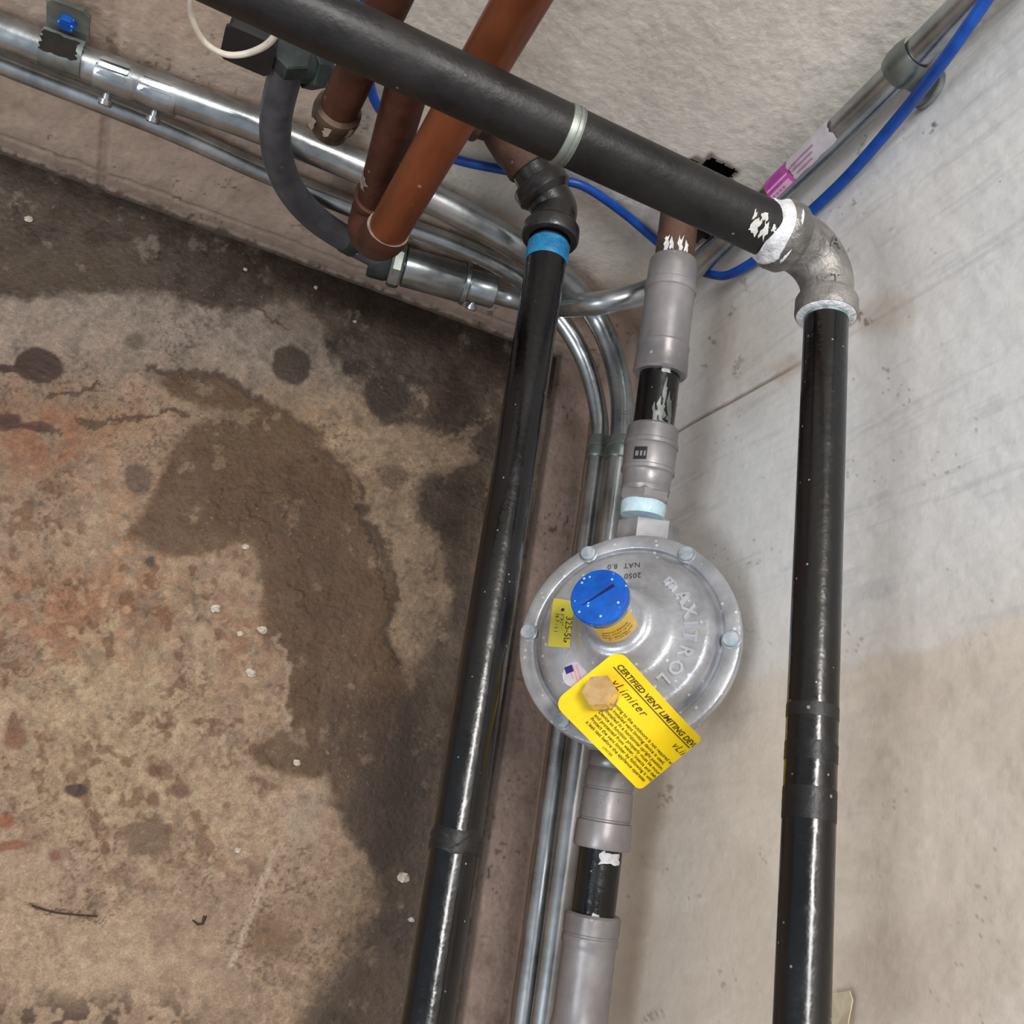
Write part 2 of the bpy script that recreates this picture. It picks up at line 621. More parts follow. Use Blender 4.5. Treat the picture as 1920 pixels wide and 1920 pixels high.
def floor_paint(X, Y, P, U, V):
    wx = (fbm(X, Y, 60, 1) - .5) * 44 + (fbm(X, Y, 18, 4, 5, .7) - .5) * 30
    wy = (fbm(X, Y, 60, 2) - .5) * 44 + (fbm(X, Y, 18, 5, 5, .7) - .5) * 30
    mot, grit = fbm(X, Y, 34, 5, 5, .75), fbm(X, Y, 7, 1, 2, .8)
    x, y = X + wx, Y + wy
    big, mid, fine = fbm(X, Y, 220, 0), fbm(X, Y, 60, 3), fbm(X, Y, 12, 2, 3)
    c = np.zeros(X.shape + (3,)) + np.array(lin(158, 138, 118)[:3])
    c = lerp(c, lin(176, 154, 132), sstep(.45, .75, big) * .7)
    c = lerp(c, lin(128, 108, 90), sstep(.55, .75, mid) * .5)
    # greyer and cooler up by the left wall
    up = sstep(800, 640, y)
    c = lerp(c, lin(152, 141, 132), up * .85)
    # rust over the old tank stand
    rust = sstep(520, 120, np.hypot((x - 120) * .85, (y - 1100) * .9)) * sstep(.32, .6, fbm(X, Y, 130, 5))
    c = lerp(c, lin(156, 116, 88), rust * .6 * sstep(.35, .6, mot))
    for cx, cy, r, k in ((70, 820, 170, .8), (60, 1160, 200, .55), (440, 1180, 90, .55), (230, 1130, 120, .3)):
        c = lerp(c, lin(140, 98, 76), sstep(r, r * .2, np.hypot(x - cx, y - cy)) * k * sstep(.3, .62, mot))
    c = lerp(c, lin(178, 158, 130), sstep(260, 60, np.hypot(x - 200, y - 1400)) * .5)
    wet = np.zeros(X.shape)
    # crumbly mottling everywhere
    c = c * (1 + 1.0 * (mot - .5) + .5 * (grit - .5))[..., None]
    c = lerp(c, lin(104, 84, 66), sstep(.60, .70, mot) * .35 * (1 - up * .6))
    # mottled pitting of the rusted disc
    pit = sstep(.56, .64, fbm(X, Y, 26, 4, 3)) * sstep(560, 300, np.hypot(X - 260, Y - 1250)) * sstep(.35, .6, fbm(X, Y, 160, 1))
    c = lerp(c, lin(112, 80, 58), pit * .62)
    pale = sstep(.58, .68, fbm(X, Y, 22, 0, 3)) * sstep(460, 200, np.hypot(X - 280, Y - 1330))
    c = lerp(c, lin(188, 168, 140), pale * .5)

    def stain(poly, colr, soft=14, k=1.0, w=0.5, raw=False):
        nonlocal c, wet
        sd = poly_sd(X if raw else x, Y if raw else y, poly)
        m = sstep(soft, -soft, sd) * k
        mod = .92 + .75 * (mot - .5) + .3 * (fine - .5) - .5 * sstep(.62, .74, fbm(X, Y, 46, 0, 5, .7))
        c = lerp(c, colr, np.clip(m * mod, 0, 1))
        wet = np.maximum(wet, m * w)
        return sd
    brown, dark, deepb = lin(96, 72, 48), lin(68, 55, 43), lin(52, 41, 32)
    # crescent of wet brown inside the tank ring
    stain([(268, 690), (400, 704), (500, 742), (600, 812), (660, 896), (705, 1000), (735, 1080), (728, 1150), (760, 1250), (790, 1400),
           (770, 1560), (720, 1640), (690, 1600), (640, 1540), (610, 1450), (560, 1460), (500, 1440), (470, 1420), (520, 1370), (542, 1330),
           (532, 1240), (500, 1180), (498, 1090), (470, 1012), (350, 1048), (300, 1030), (240, 1000), (265, 950), (310, 860), (360, 800), (420, 780), (330, 740)],
          brown, 12, .95, .55)
    stain([(560, 900), (640, 960), (680, 1080), (640, 1200), (620, 1380), (560, 1300), (540, 1120), (470, 1000), (400, 950)], lin(84, 60, 38), 60, .6, .5)
    stain([(600, 1330), (700, 1290), (780, 1300), (775, 1480), (690, 1500), (590, 1450)], lin(74, 56, 44), 40, .6, .5)
    # dark wet band along the left wall
    stain([(-200, 180), (0, 270), (300, 385), (560, 478), (800, 570), (1100, 690), (1010, 760), (930, 900), (900, 1060), (872, 1200), (858, 1180), (840, 1050),
           (815, 1010), (785, 990), (778, 920), (800, 888), (850, 880), (905, 850), (800, 810), (745, 800), (700, 770), (684, 730), (650, 705), (640, 680), (612, 655), (600, 600), (560, 565),
           (500, 570), (430, 592), (380, 575), (300, 558), (150, 552), (0, 560), (-300, 570)], dark, 14, .95, .7)
    stain([(-200, 190), (0, 282), (300, 396), (560, 490), (800, 582), (1050, 690), (960, 720), (800, 650), (660, 600), (520, 520), (300, 420), (0, 330), (-200, 280)], deepb, 30, .85, .8)
    stain([(0, 480), (160, 470), (280, 510), (230, 540), (60, 545), (-80, 530)], lin(96, 82, 64), 26, .55, .3)
    # beige dry patch inside the dark corner
    stain([(470, 560), (560, 540), (620, 600), (600, 640), (530, 610)], lin(118, 104, 92), 26, .6, .1)
    # dark tail by the pipe, lower right
    stain([(640, 1500), (760, 1300), (860, 1100), (1000, 900), (1000, 2000), (520, 2000), (560, 1905), (620, 1830), (690, 1740), (705, 1700), (690, 1610), (660, 1570), (615, 1510)], lin(80, 67, 57), 22, .9, .6)
    stain([(700, 1500), (780, 1420), (840, 1400), (800, 1900), (740, 1900), (730, 1700)], lin(58, 47, 40), 60, .5, .6)
    stain([(470, 1720), (540, 1716), (560, 1750), (520, 1800), (450, 1790)], lin(118, 92, 72), 26, .7, .2)
    stain([(245, 1540), (300, 1525), (330, 1560), (320, 1595), (240, 1600)], lin(112, 92, 76), 8, .85, .2)
    # light ground at the bottom
    stain([(120, 1740), (300, 1760), (420, 1740), (440, 1850), (300, 1880), (120, 1850)], lin(182, 162, 140), 70, .55, 0)
    stain([(40, 1560), (160, 1600), (120, 1640), (0, 1630), (-60, 1580)], lin(172, 152, 134), 50, .5, 0)
    stain([(520, 1520), (600, 1470), (604, 1540), (540, 1600)], lin(170, 156, 142), 26, .6, 0)
    # rings of darker rim along the tank edge
    rim = line_d(x, y, [(268, 690), (400, 704), (500, 742), (600, 812), (660, 896), (705, 1000), (735, 1080), (728, 1150), (740, 1230)])
    c = lerp(c, lin(56, 42, 32), sstep(12, 2, rim) * .65)
    rim2 = line_d(x, y - 0, [(640, 880), (680, 960), (708, 1050), (720, 1130)])
    c = lerp(c, lin(60, 40, 26), sstep(5, 1, rim2) * .7)
    out = line_d(x, y, [(520, 740), (600, 790), (650, 850), (680, 930)])
    c = lerp(c, lin(170, 142, 112), sstep(9, 2, np.abs(out - 12)) * .35)
    edge = line_d(x, y, [(522, 1185), (536, 1260), (538, 1330), (525, 1375)])
    c = lerp(c, lin(186, 168, 148), sstep(9, 1, edge) * .5)
    # faint streaks in the brown crescent
    for pts in ([(620, 1180), (610, 1300), (590, 1420)], [(690, 1150), (680, 1300)], [(650, 1350), (620, 1450)], [(740, 1330), (710, 1430)]):
        c = lerp(c, lin(120, 98, 80), sstep(9, 1, line_d(x, y, pts)) * .4)
    # single drops
    for cx, cy, rx, ry, colr, s in ((72, 686, 46, 33, lin(62, 40, 30), 5), (20, 690, 34, 9, lin(66, 44, 34), 5), (548, 684, 37, 36, lin(80, 68, 58), 5), (664, 690, 24, 16, lin(66, 54, 46), 6),
                                    (740, 892, 25, 22, lin(112, 94, 80), 7), (254, 640, 20, 15, lin(112, 100, 88), 8), (726, 742, 40, 36, lin(64, 52, 44), 9), (255, 900, 26, 30, lin(104, 86, 72), 9), (282, 1052, 11, 11, lin(76, 62, 52), 4),
                                    (145, 1482, 24, 12, lin(62, 40, 30), 6), (290, 1446, 16, 12, lin(112, 78, 56), 5), (28, 1385, 26, 22, lin(128, 90, 70), 8), (10, 1540, 16, 12, lin(152, 92, 60), 6), (20, 1582, 28, 10, lin(140, 92, 66), 6),
                                    (290, 1500, 12, 14, lin(120, 88, 64), 5), (336, 1480, 22, 16, lin(116, 88, 68), 8), (196, 1590, 10, 12, lin(120, 84, 62), 4), (100, 1602, 11, 8, lin(132, 92, 68), 4), (10, 790, 26, 18, lin(70, 40, 26), 7), (60, 800, 40, 9, lin(96, 62, 46), 6)):
        q = np.hypot((X + wx * .35 - cx) / rx, (Y + wy * .35 - cy) / ry) - 1
        m = sstep(s / rx, -s / rx, q)
        c = lerp(c, colr, m * .92)
        wet = np.maximum(wet, m * .6)
    # dark broken lines
    for pts, wd in (([(75, 745), (130, 738), (190, 715)], 4), ([(150, 795), (200, 786), (250, 780)], 5), ([(250, 785), (320, 770), (350, 772)], 5), ([(0, 795), (60, 805), (120, 815)], 6),
                    ([(470, 580), (540, 628)], 3), ([(700, 1380), (720, 1400), (715, 1430)], 3), ([(60, 1700), (120, 1712), (190, 1718)], 2)):
        c = lerp(c, lin(72, 52, 40), sstep(wd + 2, wd * .4, line_d(x, y, pts)) * .7)
    # pale scrape
    sc = line_d(X, Y, [(515, 1590), (480, 1690), (435, 1810)])
    c = lerp(c, lin(192, 176, 158), sstep(9, 3, sc) * .55 * sstep(.3, .5, fine + .1))
    # dark crumbly dirt at the bottom edge
    bot = sstep(1835, 1915, Y) * sstep(430, 300, X) * sstep(.5, .6, fbm(X, Y, 26, 3, 3))
    c = lerp(c, lin(70, 54, 42), bot * .8)
    # fine specks
    sp = sstep(.70, .77, vn(X / 5.2, Y / 5.2, 1)) * sstep(.5, .65, fbm(X, Y, 90, 2))
    c = lerp(c, lin(84, 68, 56), sp * .5)
    sp2 = sstep(.90, .95, vn(X / 4.5, Y / 4.5, 4)) * sstep(.5, .7, fbm(X, Y, 80, 4))
    c = lerp(c, lin(196, 182, 164), sp2 * .28)
    c = c * (.80 + .40 * fine[..., None])
    c = c ** np.array([1.12, 1.14, 1.16]) * .88
    # darker line against the strip and wall
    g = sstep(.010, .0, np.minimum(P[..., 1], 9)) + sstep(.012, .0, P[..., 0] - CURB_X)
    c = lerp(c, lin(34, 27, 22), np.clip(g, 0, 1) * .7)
    rel = (mot - .5) * .0010 - pit * .0006 + (grit - .5) * .0006
    return c, wet, rel


gx = np.concatenate([[CURB_X - .12], np.linspace(CURB_X - .03, .62, 600), np.linspace(.63, 1.1, 90), np.linspace(1.15, 2.4, 20)])
gy = np.concatenate([[-.02], np.linspace(0, .66, 640), np.linspace(.67, 1.1, 80), np.linspace(1.15, 2.4, 20)])
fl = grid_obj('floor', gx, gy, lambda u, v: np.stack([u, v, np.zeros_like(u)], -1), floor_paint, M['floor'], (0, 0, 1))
tag(fl, 'bare concrete floor stained brown and rust', None, None, 'structure')


# ------------------------------------------------------------------ concrete strip at the foot of the right wall
def curb_paint(X, Y, P, U, V):
    big, mid, fine = fbm(X, Y, 120, 0), fbm(X, Y, 40, 3), fbm(X, Y, 9, 2, 3)
    c = np.zeros(X.shape + (3,)) + np.array(lin(150, 130, 118)[:3])
    c = lerp(c, lin(122, 104, 92), sstep(.45, .7, mid) * .6)
    c = lerp(c, lin(172, 152, 138), sstep(.55, .75, big) * .5)
    c = lerp(c, lin(58, 46, 38), sstep(.80, .86, vn(X / 7, Y / 7, 5)) * sstep(.5, .66, fbm(X, Y, 70, 4)) * .7)
    c = lerp(c, lin(48, 38, 32), sstep(.005, .0, P[..., 0] * -1 + CURB_X) * .8)
    c = c * (.88 + .24 * fine[..., None])
    return c, np.zeros(X.shape), (fine - .5) * .0012


CURB_H = 0.006
cb = grid_obj('trim_1', np.concatenate([np.linspace(-.005, CURB_X, 50), [CURB_X + .0006]]), np.concatenate([np.linspace(-.01, .75, 380), [1.1, 2.4]]),
              lambda u, v: np.stack([u, v, np.where(u > CURB_X + .0003, -.002, CURB_H)], -1), curb_paint, M['curb'], (0, 0, 1))
tag(cb, 'narrow concrete strip between floor and right wall', None, None, 'structure')
# ------------------------------------------------------------------ left wall
HOLE = [(1240, 320), (1262, 300), (1293, 301), (1306, 296), (1320, 304), (1333, 290), (1345, 302), (1362, 308), (1383, 322), (1370, 332), (1374, 346), (1352, 352), (1356, 400), (1330, 446), (1300, 462), (1262, 440), (1240, 380)]


def wall_left_paint(X, Y, P, U, V):
    x, z = P[..., 0], P[..., 2]
    big, mid, fine = fbm(X, Y, 200, 0), fbm(X, Y, 50, 3), fbm(X, Y, 10, 2, 3)
    c = np.zeros(X.shape + (3,)) + np.array(lin(228, 221, 209)[:3])
    c = lerp(c, lin(212, 204, 192), sstep(.4, .7, big) * .6)
    # older pinkish paint to the left and below
    old = np.clip(sstep(-40, 160, (700 - X) + (Y - 150) * .6 + (mid - .5) * 160) + sstep(.17, .11, z + (mid - .5) * .03), 0, 1)
    c = lerp(c, lin(186, 162, 144), old * .9)
    c = lerp(c, lin(160, 138, 120), old * sstep(.5, .7, mid) * .5)
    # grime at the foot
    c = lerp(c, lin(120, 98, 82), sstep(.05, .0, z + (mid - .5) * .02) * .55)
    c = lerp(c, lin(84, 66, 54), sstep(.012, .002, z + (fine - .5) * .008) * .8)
    c = lerp(c, lin(186, 166, 150), sstep(.004, .001, np.abs(z - .008 - (mid - .5) * .008)) * sstep(.4, .6, fine + .1) * .6)
    c = c * (1 + .35 * (fbm(X, Y, 24, 1, 5, .75) - .5) * old)[..., None]
    # dirt specks
    c = lerp(c, lin(70, 58, 48), sstep(.80, .86, vn(X / 6.5, Y / 6.5, 5)) * sstep(.52, .66, fbm(X, Y, 70, 4)) * .6 * np.clip(old + .3, 0, 1))
    # faint dark patches and scratches
    c = lerp(c, lin(134, 126, 118), sstep(.68, .78, fbm(X * 1.0, Y * 1.5, 20, 1, 4)) * .2)
    # joints of the blocks under the paint
    jx = np.abs(x - .455)
    jz = np.abs(z - .026)
    jz = np.abs(z - .026 - (mid - .5) * .008)
    j = np.maximum(sstep(.005, .002, jx), sstep(.004, .001, jz) * .55)
    c = lerp(c, lin(150, 128, 112), j * .4)
    sd = poly_sd(X, Y, HOLE)
    c = lerp(c, lin(60, 48, 38), sstep(10, 0, sd) * .8)
    c = c * (.93 + .14 * fine[..., None])
    rel = (fbm(X, Y, 30, 2) - .5) * .0012 + (fine - .5) * .0005 - j * .0016
    return c, np.zeros(X.shape), rel


wx_ = np.concatenate([[-.02], np.linspace(0, .62, 440), np.linspace(.63, 1.1, 80), np.linspace(1.15, 2.4, 16)])
wz_ = np.concatenate([[-.01], np.linspace(0, .56, 400), np.linspace(.57, 1.0, 70), np.linspace(1.05, 2.4, 16)])
wl = grid_obj('wall_left', wx_, wz_, lambda u, v: np.stack([u, np.zeros_like(u), v], -1), wall_left_paint, M['wall_block'], (0, 1, 0),
              kill=lambda X, Y: poly_sd(X + (vn(X / 7, Y / 7, 2) - .5) * 14, Y + (vn(X / 7, Y / 7, 3) - .5) * 14, HOLE) < 0)
tag(wl, 'rough painted block wall, greyish white over old pinkish paint', None, None, 'structure')
hc = hit(1310, 370, 'y', 0)
mb = MB()
mb.spin(np.array([hc[0], -.004, hc[2]]), (0, -1, 0), [(0, .062), (.03, .055), (.06, .03), (.062, .001)], 24, caps=False)
e = bpy.data.objects.new('hole_lining', mesh_of('hole_lining', mb, (0, 0, 0), M['dark_hole']))
COL.objects.link(e)
e.parent = wl
tag(e, 'dark ragged hole broken through the block')

# ------------------------------------------------------------------ right wall: two painted boards either side of a seam
S0, S1 = hit(1280, 802, 'x', 0), hit(1640, 600, 'x', 0)
S2 = hit(1920, 432, 'x', 0)


def seam_y(z):
    return np.interp(z, [S0[2], S1[2], S2[2]], [S0[1], S1[1], S2[1]]) + np.where(z < S0[2], (z - S0[2]) * (S1[1] - S0[1]) / (S1[2] - S0[2]), 0) * .6


def wall_right_paint(X, Y, P, U, V):
    y, z = P[..., 1], P[..., 2]
    # brush marks run up the wall
    st = fbm(y * 9000, z * 900, 60, 1) * .6 + fbm(y * 30000, z * 2200, 60, 3) * .4
    big, mid, fine = fbm(X, Y, 260, 0), fbm(X, Y, 60, 3), fbm(X, Y, 9, 2, 3)
    c = np.zeros(X.shape + (3,)) + np.array(lin(224, 212, 198)[:3])
    # fresher white coat on the upper part; its lower edge is ragged
    edge_y = np.interp(X, [900, 1380, 1590, 1625, 1740, 1920, 2300], [1330, 1275, 1250, 1236, 1222, 1152, 1040])
    e = Y - edge_y + (mid - .5) * 26 + (fine - .5) * 12
    white = sstep(10, -14, e)
    k2 = sstep(120, -260, e)
    c = lerp(c, lin(228, 227, 225), white * (.35 + .65 * k2))
    c = lerp(c, lin(196, 182, 166), sstep(.40, .75, big) * (1 - white) * .45)
    c = lerp(c, lin(196, 196, 198), sstep(.54, .7, st) * white * .45)
    c = lerp(c, lin(200, 186, 172), sstep(.55, .7, st) * (1 - white) * .3)
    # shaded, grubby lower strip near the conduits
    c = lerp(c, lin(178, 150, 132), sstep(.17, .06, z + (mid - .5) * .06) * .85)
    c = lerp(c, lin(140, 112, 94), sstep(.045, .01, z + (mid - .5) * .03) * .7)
    # beige stain under the corner
    c = lerp(c, lin(196, 186, 172), sstep(150, 30, np.hypot(X - 1400, (Y - 640) * .7)) * .6)
    # scuffs
    for pts, w, k in (([(1750, 232), (1738, 248)], 4, .8), ([(1625, 255), (1608, 290)], 2, .5), ([(1592, 460), (1588, 478)], 3, .5), ([(1612, 590), (1620, 606), (1634, 602)], 7, .85), ([(1596, 600), (1612, 590)], 4, .6),
                      ([(1388, 670), (1380, 700)], 9, .55), ([(1395, 530), (1400, 545)], 7, .4), ([(1375, 580), (1368, 592)], 5, .5), ([(1330, 634), (1338, 640)], 5, .6), ([(1318, 685), (1322, 688)], 4, .5), ([(1180, 590), (1196, 596)], 8, .6), ([(1170, 620), (1180, 640)], 6, .4),
                      ([(1530, 440), (1540, 430)], 5, .35), ([(1680, 420), (1672, 430)], 5, .3), ([(1470, 460), (1476, 466)], 3, .4), ([(1400, 1180), (1450, 1210)], 2, .3), ([(1240, 1490), (1260, 1500)], 6, .5), ([(1255, 1470), (1262, 1482)], 4, .5),
                      ([(1238, 1510), (1242, 1512)], 4, .5), ([(1245, 1630), (1250, 1634)], 5, .5), ([(1180, 1680), (1184, 1684)], 4, .5), ([(1892, 1478), (1896, 1484)], 4, .5), ([(1700, 1480), (1706, 1486)], 4, .3), ([(1210, 1910), (1240, 1900)], 12, .5)):
        c = lerp(c, lin(92, 76, 62), sstep(w + 2, w * .3, line_d(X + (fine - .5) * 16, Y + (fbm(X, Y, 9, 4, 3) - .5) * 16, pts)) * k * sstep(.36, .6, fbm(X, Y, 8, 1, 3, .7)))
    c = lerp(c, lin(186, 160, 134), sstep(60, 8, line_d(X, Y, [(1640, 598), (1680, 580)])) * .4)
    c = lerp(c, lin(186, 160, 134), sstep(30, 4, line_d(X, Y, [(1465, 700), (1490, 680)])) * .5)
    c = lerp(c, lin(110, 96, 84), sstep(.86, .92, vn(X / 5.5, Y / 5.5, 5)) * sstep(.6, .72, fbm(X, Y, 80, 4)) * .5)
    # the seam, filled with paint for most of its length
    sd = np.abs(y - seam_y(z))
    openk = sstep(1520, 1440, X)
    c = lerp(c, lin(120, 100, 84), sstep(.0022, .0004, sd) * (.15 + .7 * openk))
    # crack along the foot
    c = lerp(c, lin(84, 64, 50), sstep(.004, .001, np.abs(z - .012 - (mid - .5) * .006)) * .7)
    c = c * (.965 + .07 * fine[..., None])
    rel = (fbm(y * 9000, z * 900, 60, 2) - .5) * .0007 + (mid - .5) * .0012 - sstep(.0026, .0006, sd) * .0014 * (.3 + openk)
    return c, np.zeros(X.shape), rel


ry = np.concatenate([[-.01], np.linspace(0, .66, 460), np.linspace(.67, 1.1, 70), np.linspace(1.15, 2.4, 16)])
rz = np.concatenate([[-.01], np.linspace(0, .56, 400), np.linspace(.57, 1.0, 70), np.linspace(1.05, 2.4, 16)])
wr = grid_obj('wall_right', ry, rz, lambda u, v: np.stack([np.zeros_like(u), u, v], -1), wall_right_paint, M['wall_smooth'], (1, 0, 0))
tag(wr, 'smooth white wall with brushed paint over beige, seam near the corner', None, None, 'structure')

# ------------------------------------------------------------------ black gas pipes
ZT = 0.43
T0, T1 = hit(800, 131, 'z', ZT), hit(1400, 411, 'z', ZT)
tdir = unit(T1 - T0)
RT = 0.0136
TE = on_line(T0, T1, px=1462)              # end of the top pipe, inside the elbow
TS = T0 - tdir * 0.34
root = thing('gas_pipe', 'dull black steel pipe crossing in front of the left wall at the top', 'pipe', TS)
mb = MB().tube([TS + (TE - TS) * k / 40 for k in range(41)], RT, 36)
part('pipe_body', mb, M['black_matte'], root)
b0 = on_line(T0, T1, px=1052)
L = np.linalg.norm(on_line(T0, T1, px=1074) - b0)
mb = MB().spin(b0, tdir, [(-.0002, RT), (0, RT + .0005), (L * .42, RT + .0006), (L * .45, RT + .0002), (L * .55, RT + .0002), (L * .58, RT + .0006), (L * .78, RT + .0006), (L * .80, RT + .0002), (L * .88, RT + .0002), (L * .9, RT + .0005), (L, RT + .0004), (L + .0003, RT)], 36, caps=False)
part('silver_band', mb, M['galv_dull'], root, 'silver band round the pipe')
u, w = frame(tdir)
view = unit(CAMP - b0)


def patch_on(P, axis, r, t0, t1, a0, a1, centre, nu=5, nv=7, lift=.0003, jag=0.0, seed=1):
    """thin patch lying on a round pipe, centred on the direction `centre`"""
    rnd = random.Random(seed)
    axis = unit(axis)
    c0 = unit(centre - axis * np.dot(centre, axis))
    s0 = np.cross(axis, c0)
    g = []
    for i in range(nu + 1):
        row = []
        for j in range(nv + 1):
            ja = (rnd.random() - .5) * jag if j in (0, nv) or i in (0, nu) else 0
            t = t0 + (t1 - t0) * i / nu + (ja * (t1 - t0) if i in (0, nu) else 0)
            a = a0 + (a1 - a0) * j / nv + (ja * (a1 - a0) if j in (0, nv) else 0)
            row.append(P + axis * t + (r + lift) * (math.cos(a) * c0 + math.sin(a) * s0))
        g.append(row)
    return g


for i, (px, dt, a, wd, h) in enumerate(((1398, 0, .05, .004, .55), (1416, 0, .1, .0035, .5), (1406, 0, -.35, .003, .3), (1428, 0, -.1, .002, .2), (1440, 0, .35, .004, .3), (1390, 0, -.25, .002, .3))):
    p = on_line(T0, T1, px=px)
    mb = MB().sheet(patch_on(p, tdir, RT, -wd / 2, wd / 2, a - h / 2, a + h / 2, view, 4, 5, .0003, .5, i))
    part('paint_smear', mb, M['smear'], root, 'white paint smear')

# right pipe
RX = 0.0706
R0, R1 = hit(1545, 640, 'z', ZT), hit(1507, 1900, 'z', ZT)
R0[0] = R1[0] = (R0[0] + R1[0]) / 2
rdir = unit(R1 - R0)
RR = 0.0107
RS = on_line(R0, R1, py=575)
RE = R1 + rdir * .12
root = thing('gas_pipe', 'long black steel pipe running beside the white wall below the grey elbow', 'pipe', RE)
mb = MB().tube([RS + (RE - RS) * k / 60 for k in range(61)], RR, 36)
part('pipe_body', mb, M['black_gloss'], root)
q = on_line(R0, R1, py=572)
L = np.linalg.norm(on_line(R0, R1, py=602) - q)
mb = MB().spin(q, rdir, [(0, RR)] + [(L * k / 9, RR + (.0011 if k % 2 else .0006) * (1 - k / 12)) for k in range(1, 9)] + [(L, RR + .0001)], 36, caps=False)
part('thread_tape', mb, M['grey_tape'], root, 'grey and white thread tape')
for i, (y0, y1) in enumerate(((1325, 1350), (1395, 1430), (1480, 1540))):
    a_, b_ = on_line(R0, R1, py=y0), on_line(R0, R1, py=y1)
    L = np.linalg.norm(b_ - a_)
    mb = MB().spin(a_, rdir, [(0, RR)] + [(L * k / 6, RR + .00012 + .00008 * (k % 2)) for k in range(7)] + [(L, RR)], 36, caps=False)
    part('scraped_band', mb, M['black_matte'], root, 'band scraped grey')

# elbow between them
ec = on_line(T0, T1, px=1478)
A0 = np.array([R0[0], ec[1], ZT])            # where the two axes meet
RB = 0.0150
rb = 0.021
c_arc = A0 - tdir * 0.0 + np.array([rb, rb, 0])
root = thing('pipe_elbow', 'grey cast iron elbow joining the top black pipe to the wall-side pipe', 'elbow', A0)
path = []
for k in range(13):
    a = math.radians(90 * k / 12)
    path.append(np.array([R0[0] + rb - rb * math.sin(a), ec[1] + rb - rb * math.cos(a), ZT]))
path = [path[0] + np.array([.008, 0, 0])] + path + [path[-1] + np.array([0, .012, 0])]
path = smooth_path(path, 2)
n = len(path)
mb = MB().tube(path, [RT * 1.12 + (RR * 1.18 - RT * 1.12) * i / (n - 1) for i in range(n)], 32)
part('elbow_body', mb, M['cast_grey'], root)
pe = path[-1]
pt = path[0]
mb = MB().spin(pe - np.array([0, .0075, 0]), (0, 1, 0), [(-.003, RR * 1.1), (0, RR * 1.34), (.002, RR * 1.43), (.0095, RR * 1.44), (.011, RR * 1.38), (.011, RR * 1.16), (.008, RR * 1.12)], 36, caps=False)
part('collar', mb, M['cast_grey'], root)
mb = MB().spin(pt + np.array([-.006, 0, 0]), (1, 0, 0), [(-.003, RT * 1.05), (0, RT * 1.22), (.002, RT * 1.30), (.0085, RT * 1.31), (.0098, RT * 1.26), (.0098, RT * 1.08), (.007, RT * 1.04)], 36, caps=False)
part('collar', mb, M['cast_grey'], root)
mb = MB().spin(pe + np.array([0, .001, 0]), (0, 1, 0), [(0, RR * 1.36), (.0028, RR * 1.34), (.0035, RR * 1.2), (.0035, RR)], 36, caps=False)
part('sealant_ring', mb, M['white_tape'], root, 'white thread sealant')
mb = MB().spin(pt + np.array([.0025, 0, 0]), (1, 0, 0), [(-.002, RT * 1.30)] + [(.001 + .0011 * k, RT * (1.24 - .028 * k)) for k in range(7)] + [(.0085, RT)], 36, caps=False,
               wob=lambda i, a: (.0006 * math.sin(5 * a + i), .0016 * math.sin(3 * a + .7) * (i / 8)))
part('sealant_ring', mb, M['white_tape'], root, 'white thread sealant')
# cast marks on the bend
def on_elbow(cx, cy, s):
    n_ = unit(np.array([-.25, -.05, .9]))
    ux, vy = unit(np.array([-1.0, .35, -.25])), unit(np.array([-.3, -1.0, -.1]))
    p0 = np.array([R0[0] + rb * .30, ec[1] + rb * .30, ZT])
    return lambda x, y, z: (lambda q: q + n_ * 0)(project_tube(p0 + ux * (x - cx) * s + vy * (y - cy) * s, z))


def project_tube(p, z):
    # push a point out to the elbow's skin
    bi = min(range(len(path)), key=lambda i: np.linalg.norm((path[i] - p)[:2]))
    best = path[bi]
    h = np.linalg.norm((p - best)[:2])
    R_ = RT * 1.12 + (RR * 1.18 - RT * 1.12) * bi / (len(path) - 1)
    return np.array([p[0], p[1], best[2] + math.sqrt(max(R_ * R_ - h * h, 1e-6)) + z])


for s_, px_, py_, sz in (('A', 1556, 470, .0095), ('KT', 1556, 530, .0075)):
    p0 = hit(px_, py_, 'z', ZT + RR)
    mb = text_mb(s_, sz, .0007, lambda x, y, z: project_tube(p0 + np.array([-.95, -.1, 0]) * x + np.array([.1, -.95, 0]) * y, z + .0007), align='CENTER')
    part('cast_mark', mb, M['cast_grey'], root)

# left pipe, 45 degree elbow and rusty tee
ZL = 0.245
L0, L1 = hit(1023, 500, 'z', ZL), hit(800, 1920, 'z', ZL)
ldir = unit(L1 - L0)
RL = 0.0134
LS = on_line(L0, L1, py=455)
LE = L1 + ldir * .15
root = thing('gas_pipe', 'wet glossy black steel pipe lying low beside the stained floor', 'pipe', LE)
part('pipe_body', MB().tube([LS + (LE - LS) * k / 60 for k in range(61)], RL, 36), M['black_gloss'], root)
q = on_line(L0, L1, py=458)
L = np.linalg.norm(on_line(L0, L1, py=493) - q)
mb = MB().spin(q, ldir, [(0, RL)] + [(L * k / 8, RL + .0007 + .0003 * (k % 2)) for k in range(1, 8)] + [(L, RL + .0002)], 36, caps=False)
part('thread_tape', mb, M['blue_tape'], root, 'blue thread tape')
q = on_line(L0, L1, py=1578)
mb = MB().spin(q, ldir, [(-.006, RL)] + [(.0016 * k - .004, RL + .0002 + .0004 * (k % 2)) for k in range(6)] + [(.006, RL)], 36, caps=False, wob=lambda i, a: (.00025 * math.sin(7 * a + 2 * i), .001 * math.sin(4 * a)))
part('paint_drip', mb, M['black_matte'], root, 'dull drip of paint round the pipe')

